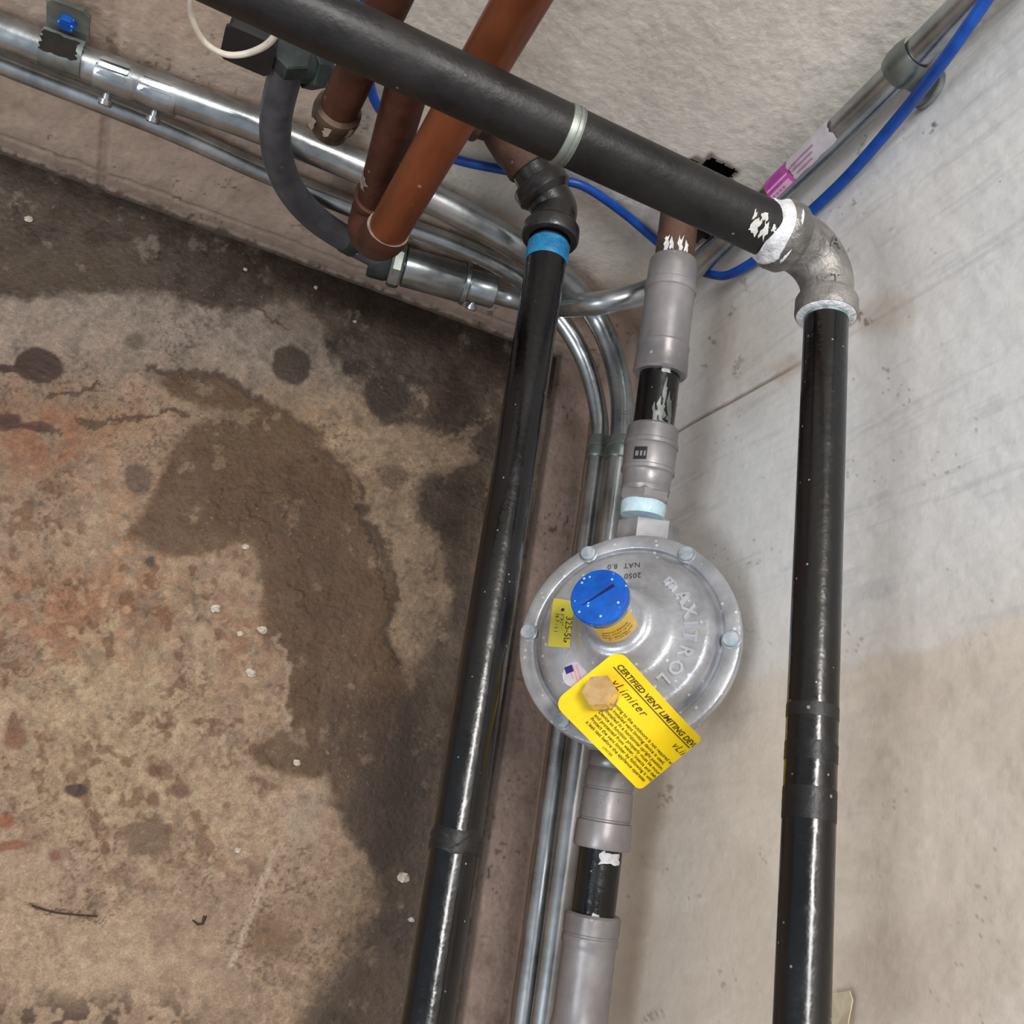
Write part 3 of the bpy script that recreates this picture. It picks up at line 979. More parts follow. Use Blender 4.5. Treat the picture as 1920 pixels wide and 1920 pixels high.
B45 = on_line(L0, L1, py=392)
d45 = unit(np.array([-1.0, 1.05, -.05]))
root = thing('pipe_elbow', 'black forty-five degree elbow above the blue taped pipe', 'elbow', B45)
pa = B45 - d45 * .018
pb = B45 + ldir * .022
pth = smooth_path([pa, B45 - d45 * .009, B45 * .96 + (pa + pb) * .02, B45 + ldir * .010, pb], 5)
part('elbow_body', MB().tube(pth, RL * 1.16, 30), M['black_iron'], root)
for p_, ax_ in ((pb, ldir), (pa, -d45)):
    mb = MB().spin(p_ - ax_ * .007, ax_, [(-.003, RL * 1.1), (0, RL * 1.32), (.002, RL * 1.44), (.010, RL * 1.45), (.0115, RL * 1.38), (.0115, RL * 1.04), (.008, RL * 1.02)], 36, caps=False)
    part('collar', mb, M['black_iron'], root)

root = thing('pipe_tee', 'rusty brown iron tee partly hidden behind the top black pipe', 'tee', pa - d45 * .04)
NB = pa - d45 * .004
part('nipple', MB().tube([NB, NB - d45 * .014], RL * 1.06, 30), M['black_iron'], root, 'dark grey threaded nipple')
mb = MB().spin(NB - d45 * .0095, -d45, [(0, RL * 1.0), (.0005, RL * 1.16), (.002, RL * 1.22), (.012, RL * 1.24), (.016, RL * 1.34), (.03, RL * 1.36), (.055, RL * 1.3)], 32)
part('branch', mb, M['rust'], root)
TC = NB - d45 * .048
rdx = unit(np.array([1.0, .15, .05]))
mb = MB().spin(TC - rdx * .03, rdx, [(0, RL * .9), (0, RL * 1.38), (.012, RL * 1.42), (.015, RL * 1.2), (.045, RL * 1.2), (.048, RL * 1.42), (.06, RL * 1.38), (.06, RL * .9)], 32)
part('run', mb, M['rust'], root)

# ------------------------------------------------------------------ line with the regulator
G0, G1 = deep(1266, 470, .706), deep(1119, 1655, .606)
gdir = unit(G1 - G0)


def gp(py):
    return on_line(G0, G1, py=py)


def along(specs):
    """[(py, width px)] -> start, profile"""
    P = gp(specs[0][0])
    return P, [(float(np.dot(gp(y) - P, gdir)), rad(gp(y), w_)) for y, w_ in specs]


GR = rad(gp(745), 76)
root = thing('pipe_nipple', 'brown pipe stub coming out of the wall hole into the topmost grey coupling', 'pipe', gp(400))
wall_t = gp(470) - gdir * (gp(470)[1] / gdir[1] + .03)
part('pipe_body', MB().tube([wall_t, gp(420), gp(510)], GR, 30), M['rust'], root)
for i, a in enumerate((-.55, -.2, .2, .5)):
    mb = MB().sheet(patch_on(gp(482), gdir, GR, -.006 - .002 * (i % 2), .002, a - .11, a + .11, unit(CAMP - gp(480)), 4, 3, .0004, .6, i))
    part('sealant_scrap', mb, M['white_tape'], root, 'scrap of white sealant')


def press(name_label, spec, parts, cat='coupling'):
    P, prof = along(spec)
    root_ = thing('press_coupling', name_label, cat, P, 'grey press couplings on the regulator line')
    part('sleeve', MB().spin(P, gdir, prof, 40), M['press'], root_)
    return root_


press('long grey press coupling below the brown stub, topmost on the regulator line',
      [(489, 72), (489, 84), (493, 90), (512, 92), (534, 92), (536, 96), (543, 97), (549, 97), (551, 91), (554, 93), (600, 92), (640, 93), (648, 93), (650, 98), (654, 99), (656, 97), (690, 101), (700, 102), (704, 96), (704, 80)], None)
r2 = press('grey press adapter with dark marking just above the round regulator',
           [(802, 76), (802, 88), (806, 95), (828, 97), (831, 97), (833, 102), (840, 102), (842, 97), (845, 99), (880, 97), (882, 101), (888, 101), (890, 95), (893, 92), (914, 90), (918, 93), (922, 90), (926, 88)], None)
h0, h1 = gp(922), gp(944)
mb = MB().spin(h0, gdir, [(0, rad(h0, 84)), (0, rad(h0, 92)), (.0015, rad(h0, 97)), (float(np.linalg.norm(h1 - h0)) - .0015, rad(h1, 97)), (float(np.linalg.norm(h1 - h0)), rad(h1, 92)), (float(np.linalg.norm(h1 - h0)), rad(h1, 80))], 6)
part('hex_nut', mb, M['press'], r2, angle=20)
h0 = gp(941)
mb = MB().spin(h0, gdir, [(0, rad(h0, 78)), (.001, rad(h0, 84)), (.0035, rad(h0, 85)), (.006, rad(h0, 84)), (.010, rad(h0, 82))], 36)
part('thread_tape', mb, M['pale_tape'], r2, 'pale blue thread tape')
gview = unit(CAMP - gp(865))
gs = np.cross(gdir, gview)
mk = patch_on(gp(865), gdir, rad(gp(865), 99), -.0042, .0042, .12, .62, gview, 2, 5, .0004)
part('dark_marking', MB().sheet(mk), M['box_black'], r2, 'black printed marking')
for a_, b_ in ((.42, .55), (.28, .36), (.16, .22)):
    part('marking_glyph', MB().sheet(patch_on(gp(865), gdir, rad(gp(865), 99), -.0012, .0022, a_, b_, gview, 2, 3, .0007)), M['press'], r2)

r3 = press('grey press adapter directly below the yellow tag',
           [(1408, 60), (1410, 76), (1420, 88), (1434, 90), (1440, 84), (1446, 88), (1450, 92), (1476, 94), (1478, 90), (1481, 90), (1483, 94), (1534, 98), (1536, 95), (1539, 95), (1541, 104), (1560, 106), (1584, 107), (1590, 103), (1590, 86)], None)
mb = text_mb('5', .0085, .0003, lambda x, y, z: None or (lambda q: q)(gp(1508) + 0 * gdir + 0 * gs + patch_pt(x, y, z)), align='CENTER') if False else None


def on_pipe(P, axis, r, centre, rot180=False):
    axis = unit(axis)
    c0 = unit(centre - axis * np.dot(centre, axis))
    s0 = np.cross(axis, c0)
    k = -1 if rot180 else 1

    def f(x, y, z):
        a = k * x / r
        return P - axis * (k * y) + (r + z) * (math.cos(a) * c0 + math.sin(a) * s0)
    return f


gv3 = unit(CAMP - gp(1510))
for s_, dx in (("'", -.009), ('5', 0.0)):
    f = on_pipe(gp(1512), gdir, rad(gp(1510), 96), gv3)
    mb = text_mb(s_, .008, .0003, lambda x, y, z: f(x + dx + .001, y, z + .0002))
    part('stamped_mark', mb, M['press'], r3)
r4 = press('long grey press coupling at the bottom edge, lowest on the regulator line',
           [(1712, 86), (1712, 100), (1717, 107), (1748, 107), (1750, 104), (1753, 104), (1755, 107), (1768, 108), (1774, 103), (1784, 102), (1880, 104), (1912, 105), (1918, 108), (1930, 110), (1990, 112), (1996, 108), (1996, 80)], None)

for (y0, y1, w_, lb) in ((696, 812, 76, 'short black pipe nipple with bare worn streak between the two upper grey couplings'), (1580, 1722, 82, 'short glossy black pipe nipple between the two lower grey couplings')):
    root = thing('pipe_nipple', lb, 'pipe', gp(y1))
    r_n = rad(gp((y0 + y1) / 2), w_)
    part('pipe_body', MB().tube([gp(y0 + (y1 - y0) * k / 6) for k in range(7)], r_n, 36), M['black_gloss'], root)
    vw = unit(CAMP - gp((y0 + y1) / 2))
    if y0 < 1000:
        for i, (t0, t1, a0, a1) in enumerate(((762, 806, -.5, -.12), (752, 806, -.85, -.55), (730, 765, -.42, -.28), (775, 806, -.1, .15))):
            mb = MB().sheet(patch_on(gp(t0), gdir, r_n, 0, float(np.linalg.norm(gp(t1) - gp(t0))), a0, a1, vw, 5, 4, .00025, .7, i + 20))
            part('bare_streak', mb, M['galv_dull'], root, 'bare metal streak')
        mb = MB().sheet(patch_on(gp(706), gdir, r_n, -.002, .002, -.5, -.1, vw, 4, 4, .0004, .3, 5))
        part('sealant_dab', mb, M['white_tape'], root, 'white dab')
    else:
        mb = MB().sheet(patch_on(gp(1606), gdir, r_n, -.004, .003, -1.0, -.05, vw, 4, 6, .0004, .25, 5))
        part('sealant_dab', mb, M['white_tape'], root, 'white dab')
        mb = MB().sheet(patch_on(gp(1716), gdir, r_n, -.0025, .001, -.3, .05, vw, 4, 4, .0004, .3, 6))
        part('sealant_dab', mb, M['white_tape'], root, 'white dab')
root = thing('pipe_nipple', 'short hidden black nipple under the yellow tag below the regulator', 'pipe', gp(1410)) if False else None

# ------------------------------------------------------------------ regulator
FD = .611
RF = .0685
FC = deep(1174, 1193, FD)                       # centre of the flange face
cr_ = ray(1123, 1118)                            # the blue cap stands straight out of the face
cb_ = np.dot(cr_, CAMP - FC)
cq_ = np.dot(cr_, cr_)
ct_ = (-cb_ - math.sqrt(cb_ * cb_ - cq_ * (np.dot(CAMP - FC, CAMP - FC) - .0593 ** 2))) / cq_
nrm = unit(CAMP + cr_ * ct_ - FC)
reg = thing('gas_regulator', 'round cast aluminium gas regulator with a blue cap hanging in the pipe line', 'regulator', FC - nrm * .05)
PROF = [(-.0105, .040), (-.0105, .0655), (-.0095, .0680), (-.0070, .0686), (-.0035, .0686), (-.0028, .0680), (-.0024, .0684), (-.0006, .0684), (0, .0677), (.0002, .0640), (0.0002, .0600), (-.0003, .0592),
        (-.0022, .0585), (-.0026, .0570), (-.0012, .0562), (.0015, .0556), (.0045, .0542), (.0078, .0520), (.0090, .0490), (.0094, .0430), (.0096, .0380), (.0098, .0335), (.0102, .0312), (.0112, .0292), (.0135, .0270), (.0170, .0250), (.0205, .0232), (.0226, .0220),
        (.0236, .0208), (.0240, .0192), (.0245, .0172), (.0260, .0160), (.030, .0156), (.0500, .0154), (.0555, .0153), (.0555, .010)]
e1 = unit(np.cross(gdir, nrm))
mb = MB().spin(FC, nrm, PROF, 96, u=e1)
part('cover', mb, M['alu'], reg, angle=50)


def hr(r):
    rs = [p[1] for p in PROF[9:]][::-1]
    hs = [p[0] for p in PROF[9:]][::-1]
    return float(np.interp(r, rs, hs))


def flat(px, py, h=0.0):
    """place on the regulator face (as an in-plane offset from the centre) seen at this picture place"""
    return plane_hit(px, py, FC + nrm * h, nrm) - FC - nrm * h


def on_face(o, lift=.0002):
    r = np.linalg.norm(o)
    return FC + o + nrm * (hr(r) + lift)


# lower casting and ports
mb = MB().spin(FC - nrm * .010, -nrm, [(0, .064), (.004, .060), (.010, .046), (.018, .036), (.030, .030), (.042, .026), (.044, .010)], 48, u=e1)
part('lower_casting', mb, M['alu_plain'], reg, angle=50)
for y0, y1, w_ in ((958, 1040, 118), (1330, 1412, 104)):
    a_, b_ = gp(y0), gp(y1)
    rr = rad(a_, w_)
    for q_ in (a_, b_):                          # seated under the flange
        q_ -= nrm * max(0.0, np.dot(q_ - FC, nrm) + .009 + rr * .92)
    L = float(np.linalg.norm(b_ - a_))
    mb = MB().spin(a_, gdir, [(0, rr * .75), (0, rr * .95), (.0012, rr), (L - .001, rr), (L, rr * .9)], 6, rot=.35)
    part('hex_port', mb, M['alu_plain'], reg, angle=20)
# screws
s0 = flat(1367, 1200)
a_ref = math.atan2(np.dot(s0, np.cross(nrm, e1)), np.dot(s0, e1))
e2 = np.cross(nrm, e1)
for k in range(6):
    a = a_ref + k * math.pi / 3
    o = .0630 * (math.cos(a) * e1 + math.sin(a) * e2)
    # boss breaking into the groove
    P = FC + o
    mb = MB().spin(P, nrm, [(-.001, .0058), (.0006, .0058), (.0009, .0054), (.0009, .001)], 20)
    part('screw_boss', mb, M['alu'], reg)
    mb = MB().spin(P + nrm * .0009, nrm, [(0, .0036), (.0004, .0046), (.0018, .0047), (.0023, .0043), (.0025, .003), (.0024, .0005)], 20)
    part('screw', mb, M['screw'], reg)
# cap
CT = FC + nrm * .0540
mb = MB().spin(CT, nrm, [(0, .0155), (.0005, .0166), (.0042, .0168), (.0050, .0163), (.0053, .0154), (.0053, .001)], 48, u=e1)
cap = part('cap', mb, M['blue_cap'], reg, 'blue plastic screw cap with a slot')
s_a, s_b = plane_hit(1092, 1135, CT + nrm * .0053, nrm), plane_hit(1151, 1097, CT + nrm * .0053, nrm)
sd_ = unit(s_b - s_a)
sv = np.cross(nrm, sd_)
ln = np.linalg.norm(s_b - s_a)
mb = MB().sheet([[s_a + sd_ * ln * i / 8 + sv * (j - .5) * (.0006 + .0016 * i / 8) + nrm * .00008 for j in range(2)] for i in range(9)])
part('slot', mb, M['slot'], cap)
# sticker round the tower
dsk = unit(flat(1195, 1260) * 1.0 - 0 * nrm)
TR = .0157
g_ = patch_on(FC + nrm * .030, nrm, .0156, .0, .021, -.62, .95, unit(flat(1200, 1290)), 4, 14, .0002)
stk = part('tower_sticker', MB().sheet(g_), M['amber'], reg, 'amber printed sticker round the tower')
cdir = unit(flat(1200, 1290))
rows = [(.036, 'READ BEFORE USE'), (.0395, 'MAX INLET 10 PSI'), (.043, 'SPRING RANGE'), (.0335, '4 - 12 IN WC')]
for h_, s_ in rows:
    c0 = unit(cdir - nrm * np.dot(cdir, nrm))
    sgn = np.cross(nrm, c0)
    mb = text_mb(s_, .0024, 0.0, lambda x, y, z: FC + nrm * (h_ + y) + .0160 * (math.cos(.12 + x / .016) * c0 + math.sin(.12 + x / .016) * sgn), align='CENTER')
    part('sticker_print', mb, M['print'], stk)
# small flat sticker
q4 = [flat(*p, .0095) for p in ((1037, 1121), (1078, 1128), (1069, 1215), (1027, 1212))]


def quad(q, s, t):
    return (q[0] * (1 - s) + q[1] * s) * (1 - t) + (q[3] * (1 - s) + q[2] * s) * t


mb = MB().sheet([[on_face(quad(q4, i / 6, j / 8), .0003) for j in range(9)] for i in range(7)])
stk = part('model_sticker', mb, M['yellow_pale'], reg, 'small yellow rectangular sticker')
Lq = np.linalg.norm(q4[3] - q4[0])
Wq = np.linalg.norm(q4[1] - q4[0])
for s_, v0, u0, sz in (('325-5L', .34, .70, .0062), ('1"X1"', .30, .44, .0034), ('16 7 - 1.1', .30, .22, .0034)):
    mb = text_mb(s_, sz, 0.0, lambda x, y, z: on_face(quad(q4, u0 + y / Wq, v0 + x / Lq), .0005))
    part('sticker_print', mb, M['print'], stk)
for s_, t_, rr in ((.5, .22, .0011), (.78, .88, .0007)):
    mb = MB().spin(on_face(quad(q4, s_, t_), .0004), nrm, [(0, rr), (.0001, rr * .9)], 12)
    part('sticker_dot', mb, M['print'], stk)
# flag sticker
fo = flat(1078, 1265, .0095)
fr = .0078
mb = MB().spin(on_face(fo, .0001), nrm, [(0, fr), (.0003, fr * .98), (.0003, .0005)], 32)
flg = part('flag_sticker', mb, M['label_white'], reg, 'round sticker with a small flag')
fx = unit(flat(1090, 1300, .0095) - flat(1078, 1262, .0095))
fy = np.cross(nrm, fx)
for k in range(4):
    mb = MB().sheet([[on_face(fo + fx * (-.0055 + .0115 * i / 3) + fy * (-.0045 + .0022 * k + j * .0011), .0005) for j in range(2)] for i in range(4)])
    part('flag_stripe', mb, M['flag_red'], flg)
mb = MB().sheet([[on_face(fo + fx * (-.0065 + .0045 * i / 2) + fy * (-.0048 + .0050 * j), .0007) for j in range(2)] for i in range(3)])
part('flag_canton', mb, M['flag_blue'], flg)
# raised maker's lettering on an arc, reading clockwise in the picture
mo, lo = flat(1262, 1092, .0095), flat(1246, 1276, .0095)
am, al = [math.atan2(np.dot(o, e2), np.dot(o, e1)) for o in (mo, lo)]
da = al - am
while da > math.pi:
    da -= 2 * math.pi
while da < -math.pi:
    da += 2 * math.pi
word = 'mAXITROL'
lett = MB()
wid = [1.25, 1.0, .95, .55, .9, 1.0, 1.05, .8]
acc = np.cumsum([0] + wid)[:-1] + np.array(wid) / 2
for ch, w_ in zip(word, acc):
    a = am + da * (w_ - acc[0]) / (acc[-1] - acc[0])
    rd = math.cos(a) * e1 + math.sin(a) * e2
    tg = (-math.sin(a) * e1 + math.cos(a) * e2) * (1 if da > 0 else -1)
    base = rd * .0378
    mb = text_mb(ch, .0112, .0016, lambda x, y, z: on_face(base + tg * x + rd * y, .0003) + nrm * z, align='CENTER', bold=.0002)
    lett.add(mb.v, mb.f)
part('raised_lettering', lett, M['alu_bright'], reg, "raised maker's name", angle=25)
rx_ = unit(flat(1140, 1060, .0095) - flat(1200, 1055, .0095))      # reading direction: right to left in the picture
ry_ = np.cross(nrm, rx_)
for s_, px_, py_ in (('NAT  8.0', 1201, 1054), ('2050', 1203, 1074)):
    o0 = flat(px_, py_, .0095)
    mb = text_mb(s_, .0050, 0.0, lambda x, y, z: on_face(o0 + rx_ * x + ry_ * y, .0003), spacing=1.1)
    part('stamped_print', mb, M['ink'], reg)
# vent fitting
HV = .030
vo = flat(1132, 1306, HV - .004)
VP = FC + vo
mb = MB().spin(VP, nrm, [(.004, .010), (.012, .0105), (.020, .009), (HV - .004, .0085)], 28)
part('vent_boss', mb, M['alu_plain'], reg)
mb = MB().spin(VP + nrm * (HV - .006), nrm, [(0, .006), (.004, .006), (.0042, .0096), (.0115, .0100), (.0128, .0094), (.0131, .0005)], 6, rot=.2, u=e1)
part('vent_plug', mb, M['brass'], reg, 'brass hexagon vent plug', angle=20)

# ------------------------------------------------------------------ yellow tag under the brass plug
HT = .0265
tq = [plane_hit(px, py, FC + nrm * HT, nrm) for px, py in ((1036, 1318), (1160, 1216), (1326, 1398), (1200, 1484))]   # A B C D
LT = np.linalg.norm(tq[1] * .5 + tq[0] * .5 - tq[2] * .5 - tq[3] * .5)
WT = np.linalg.norm(tq[0] - tq[1])


def tag_pt(s, t, lift=0.0):
    """s along the length (0 at the plug end), t from the lettered edge (0) to the other (1)"""
    p = (tq[1] * (1 - t) + tq[0] * t) * (1 - s) + (tq[2] * (1 - t) + tq[3] * t) * s
    b = max(0.0, s - .62)
    bend = .004 * math.sin(s * 2.2) * 0 + .10 * b * b * (1.05 - .75 * t) - .003 * s
    return p + nrm * (bend + lift)


root = thing('warning_tag', 'yellow printed tag held under the brass plug, curling at its end', 'tag', VP)
rc = .16


def trange(s):
    k = 0.0
    rl = rc * WT / LT
    for e_ in (s / rl, (1 - s) / (rl * .45)):
        if e_ < 1:
            k = max(k, rc * (1 - math.sqrt(max(0, 1 - (1 - e_) ** 2))) * (1 if e_ == s / rl else .45))
    return k, 1 - k


ss = sorted(set([0.0, .004, .012, .024, .04, .06] + [i / 24 for i in range(1, 24)] + [.975, .988, .997, 1.0]))
g_ = []
for s in ss:
    a, b = trange(s)
    g_.append([tag_pt(s, a + (b - a) * j / 10) for j in range(11)])
part('tag_sheet', MB().sheet(g_, .0004, nrm), M['yellow'], root, angle=60)


def tag_text(s_, s0, t0, size, bold=0.0, shear=0.0, spacing=1.0, mat='print', nm='tag_print'):
    mb = text_mb(s_, size, 0.0, lambda x, y, z: tag_pt(min(s0 + x / LT, .999), t0 - y / WT, .0003), spacing, shear, bold)
    return part(nm, mb, M[mat], root)


tag_text('CERTIFIED VENT LIMITING DEVICE', .10, .165, .0047, .00012, .25, 1.0)
mb = MB().sheet([[tag_pt(.09 + .90 * i / 20, .185 + .012 * j, .0003) for j in range(2)] for i in range(21)])
part('tag_rule', mb, M['print'], root)
tag_text('vLimiter', .17, .345, .0070, 0.0, .35, 1.15)
tag_text('TM', .46, .31, .0020)
tag_text('vLimiter', .86, .33, .0066, 0.0, .35, 1.1)
for i, (s_, s0) in enumerate((('Venting to the outdoors is not required when', .30), ('the installed vent limiting device is used,', .30), ('if installed in a horizontal upright position.', .30), ('Device to function properly must be mounted', .30),
                              ('and protected from water, insects and debris', .30), ('Protect the vent limiter by following it with', .30), ('a leak test before the appliance operates', .30))):
    tag_text(s_, s0, .50 + .064 * i, .0030, .00004)
tag_text('LIMITER', .54, .955, .0022)

# ------------------------------------------------------------------ copper pipes
def vertical(px0, py0, y_, z0, z1):
    p = hit(px0, py0, 'y', y_)
    return np.array([p[0], y_, z0]), np.array([p[0], y_, z1])


CA, CB = hit(727, 432, 'y', .118), hit(976, 2, 'y', .112)
cd = unit(CB - CA)
rc1 = rad(CA, 76)
root = thing('copper_pipe', 'bright orange copper pipe rising in front of the darker copper pipe', 'pipe', CA)
part('pipe_body', MB().tube([CA, CA * .5 + CB * .5, CB, CB + cd * .5], rc1, 32), M['copper'], root)
mb = MB()
mb.tube([CA + cd * .001, CA + cd * .0028], [rc1 * 1.10, rc1 * 1.06], 32)
part('solder_ring', mb, M['solder'], root, 'pale solder ring')

C2A, C2B = hit(702, 385, 'y', .085), hit(756, 190, 'y', .085)
c2d = unit(C2B - C2A)
rc2 = rad(C2A, 70)
root = thing('copper_pipe', 'dark brown tarnished copper pipe behind the bright copper one', 'pipe', C2A)
C2T = on_line(C2A, C2B, py=150)
c2x = C2T + c2d * .012
part('pipe_body', MB().tube([C2A, C2B] + smooth_path([C2T, C2T + c2d * .008 + np.array([.003, 0, 0]), c2x + np.array([.014, 0, .002]), c2x + np.array([.036, 0, .002])], 5), rc2, 32), M['copper_dark'], root)
p_ = on_line(C2A, C2B, py=338)
mb = MB().sheet(patch_on(p_, c2d, rc2, -.005, .006, -1.4, -.7, unit(CAMP - p_), 4, 4, .0004, .5, 3))
part('solder_drip', mb, M['solder'], root, 'grey solder drip')
root = thing('copper_fitting', 'brown copper return bend joining the two copper pipes at their foot', 'fitting', CA - cd * .03)
f0 = C2A + c2d * .008
pth = smooth_path([f0, C2A - c2d * .012, hit(692, 432, 'y', .098), hit(708, 448, 'y', .108), CA - cd * .006, CA + cd * .001], 6)
rf = rad(CA, 84)
part('bend_body', MB().tube(pth, [rf * .95] * 4 + [rf] * (len(pth) - 4), 30), M['copper_dark'], root)
part('socket_rim', MB().spin(f0, c2d, [(-.004, rf * .9), (-.003, rf * 1.02), (.001, rf * 1.04), (.002, rf * .96)], 30), M['copper_dark'], root)

C3A, C3B = hit(630, 216, 'y', .085), hit(722, 15, 'y', .085)
c3d = unit(C3B - C3A)
rc3 = rad(C3A, 72)
root = thing('copper_pipe', 'short visible copper pipe left of the others ending in a dull drain fitting', 'pipe', C3A)
part('pipe_body', MB().tube([C3A, C3B, C3B + c3d * .6], rc3, 32), M['copper_dark'], root)
q = C3A + c3d * .006
mb = MB().spin(q, -c3d, [(-.002, rc3 * 1.0), (0, rc3 * 1.22), (.004, rc3 * 1.26), (.010, rc3 * 1.20), (.013, rc3 * 1.05), (.020, rc3 * .98), (.022, rc3 * .5)], 32)
ft = part('drain_fitting', mb, M['brass_dull'], root, 'dull brass end fitting')
for i, a in enumerate((-.9, .1, .8)):
    mb = MB().sheet(patch_on(q, -c3d, rc3 * 1.22, .001 + .003 * i, .006 + .004 * i, a - .12, a + .12, unit(CAMP - q), 3, 3, .0006, .6, 30 + i))
    part('solder_drip', mb, M['solder'], ft)

# ------------------------------------------------------------------ metal conduits
def coupling(root_, P, axis, L, r, nm='coupling', grooves=True, mat='galv'):
    prof = [(0, r * .9), (0, r * 1.08), (.0008, r * 1.12), (L * .46, r * 1.12), (L * .48, r * 1.06), (L * .52, r * 1.06), (L * .54, r * 1.12), (L - .0008, r * 1.12), (L, r * 1.08), (L, r * .9)]
    if not grooves:
        prof = [(0, r * .9), (0, r * 1.08), (.0008, r * 1.13), (L - .0008, r * 1.13), (L, r * 1.08), (L, r * .9)]
    return part(nm, MB().spin(P, axis, prof, 32), M[mat], root_)


def set_screw(root_, P, axis, nm='set_screw'):
    u_, w_ = frame(axis)
    mb = MB().spin(P, axis, [(-.004, .0026), (0, .0030), (.0025, .0030), (.0027, .0048), (.0062, .0048), (.0072, .0040), (.0068, .0018), (.0054, .0016), (.0054, .0002)], 16)
    return part(nm, mb, M['galv'], root_)


# upper, wider conduit along the left wall, bending round behind everything to run beside the right wall
Y1 = .018
k1 = [hit(-120, 12, 'y', Y1), hit(0, 58, 'y', Y1), hit(190, 130, 'y', Y1), hit(500, 243, 'y', Y1), hit(760, 352, 'y', Y1), hit(900, 420, 'y', Y1 + .002), hit(985, 470, 'y', Y1 + .006)]
k1 += [hit(1058, 522, 'z', .138), hit(1110, 582, 'z', .120), hit(1146, 655, 'z', .118), hit(1165, 740, 'z', .119), hit(1166, 810, 'z', .121), hit(1161, 850, 'z', .122)]
r1a = rad(k1[3], 62)
r1b = rad(k1[-1], 44)
pth = smooth_path(k1, 8)
n = len(pth)
root = thing('steel_conduit', 'wide galvanised conduit along the left wall, outer of the two bends in the corner', 'conduit', k1[0])
part('conduit_tube', MB().tube(pth, [r1a + (r1b - r1a) * sstep(.45, .66, i / n) for i in range(n)], 24), M['galv'], root)
cp0, cp1 = hit(182, 130, 'y', Y1), hit(335, 186, 'y', Y1)
cdir1 = unit(cp1 - cp0)
cpl = coupling(root, cp0, cdir1, float(np.linalg.norm(cp1 - cp0)), r1a)
down = unit(np.array([0, .75, -.66]))
for px, py in ((210, 143), (300, 176)):
    set_screw(cpl, hit(px, py, 'y', Y1) + down * r1a * 1.1, down)
# ribs of the coupling
cv = unit(CAMP - cp0)
for px, py in ((218, 140), (298, 172)):
    for a in (-.25, .15, -.6):
        mb = MB().sheet(patch_on(hit(px, py, 'y', Y1), cdir1, r1a * 1.12, -.009, .009, a - .12, a + .12, cv, 3, 3, .0007, .1, 2))
        part('coupling_rib', mb, M['galv'], cpl)

# lower, thinner conduit on the left wall = inner bend
Y2 = .012
k2 = [hit(-120, 66, 'y', Y2), hit(0, 118, 'y', Y2), hit(300, 236, 'y', Y2), hit(500, 325, 'y', Y2), hit(700, 404, 'y', Y2), hit(860, 462, 'y', Y2 + .001), hit(960, 512, 'y', Y2 + .005)]
k2 += [hit(1030, 575, 'z', .098), hit(1078, 640, 'z', .096), hit(1108, 710, 'z', .094), hit(1124, 790, 'z', .092), hit(1122, 850, 'z', .090)]
r2a, r2b = rad(k2[2], 40), rad(k2[-1], 40)
pth = smooth_path(k2, 8)
root = thing('steel_conduit', 'thin galvanised conduit low on the left wall, inner of the two bends in the corner', 'conduit', k2[0])
part('conduit_tube', MB().tube(pth, r2a, 24), M['galv'], root)

# straight runs beside the right wall, below their couplings
runs = []
for (p0, p1, p2, w_, lb, lc) in (((1161, 846), (1085, 1470), (1014, 1950), 40, 'straight steel conduit close behind the regulator line along the right wall', 'ring coupling on the outer conduit beside the grey adapter'),
                                 ((1122, 846), (1050, 1440), (978, 1950), 38, 'straight steel conduit next to the concrete strip, left of its twin', 'ring coupling on the inner conduit nearer the floor')):
    za, zb = (.122, .100) if p0[0] == 1161 else (.090, .078)
    A_, B_ = hit(*p0, 'z', za), hit(*p2, 'z', zb)
    rr = rad(A_, w_)
    root = thing('steel_conduit', lb, 'conduit', B_)
    part('conduit_tube', MB().tube([A_ + (B_ - A_) * k / 10 for k in range(11)] + [B_ + (B_ - A_) * .3], rr, 24), M['galv'], root)
    dd = unit(B_ - A_)
    root = thing('conduit_coupling', lc, 'coupling', A_, 'conduit couplings in the corner')
    L = .019
    mb = MB().spin(A_ - dd * .0115, dd, [(0, rr * .95), (0, rr * 1.14), (.001, rr * 1.2), (L * .42, rr * 1.2), (L * .45, rr * 1.12), (L * .52, rr * 1.12), (L * .55, rr * 1.22), (L - .001, rr * 1.22), (L, rr * 1.15), (L, rr * .95)], 28)
    part('sleeve', mb, M['galv_dull'], root)

# conduit from the flexible hose, low along the wall and up the corner
k3 = [hit(740, 494, 'y', .024), hit(800, 512, 'y', .022), hit(880, 535, 'y', .020), hit(960, 558, 'y', .018), hit(1030, 572, 'y', .034), hit(1100, 571, 'y', .055), hit(1170, 560, 'y', .052), hit(1230, 540, 'y', .036), hit(1290, 510, 'y', .025),
      hit(1360, 450, 'y', .020), hit(1500, 316, 'y', .020), hit(1668, 152, 'y', .020), hit(1796, 24, 'y', .020), hit(1900, -78, 'y', .020)]
k3 += [k3[-1] + np.array([0, 0, h_]) for h_ in (.08, .22, .5, 1.1)]
r3 = rad(k3[5], 44)
root = thing('steel_conduit', 'galvanised conduit sweeping across the corner and up between the two walls', 'conduit', k3[0])
cr = [r3] * 5
pth = smooth_path(k3, 8)
part('conduit_tube', MB().tube(pth, r3, 24), M['galv'], root)
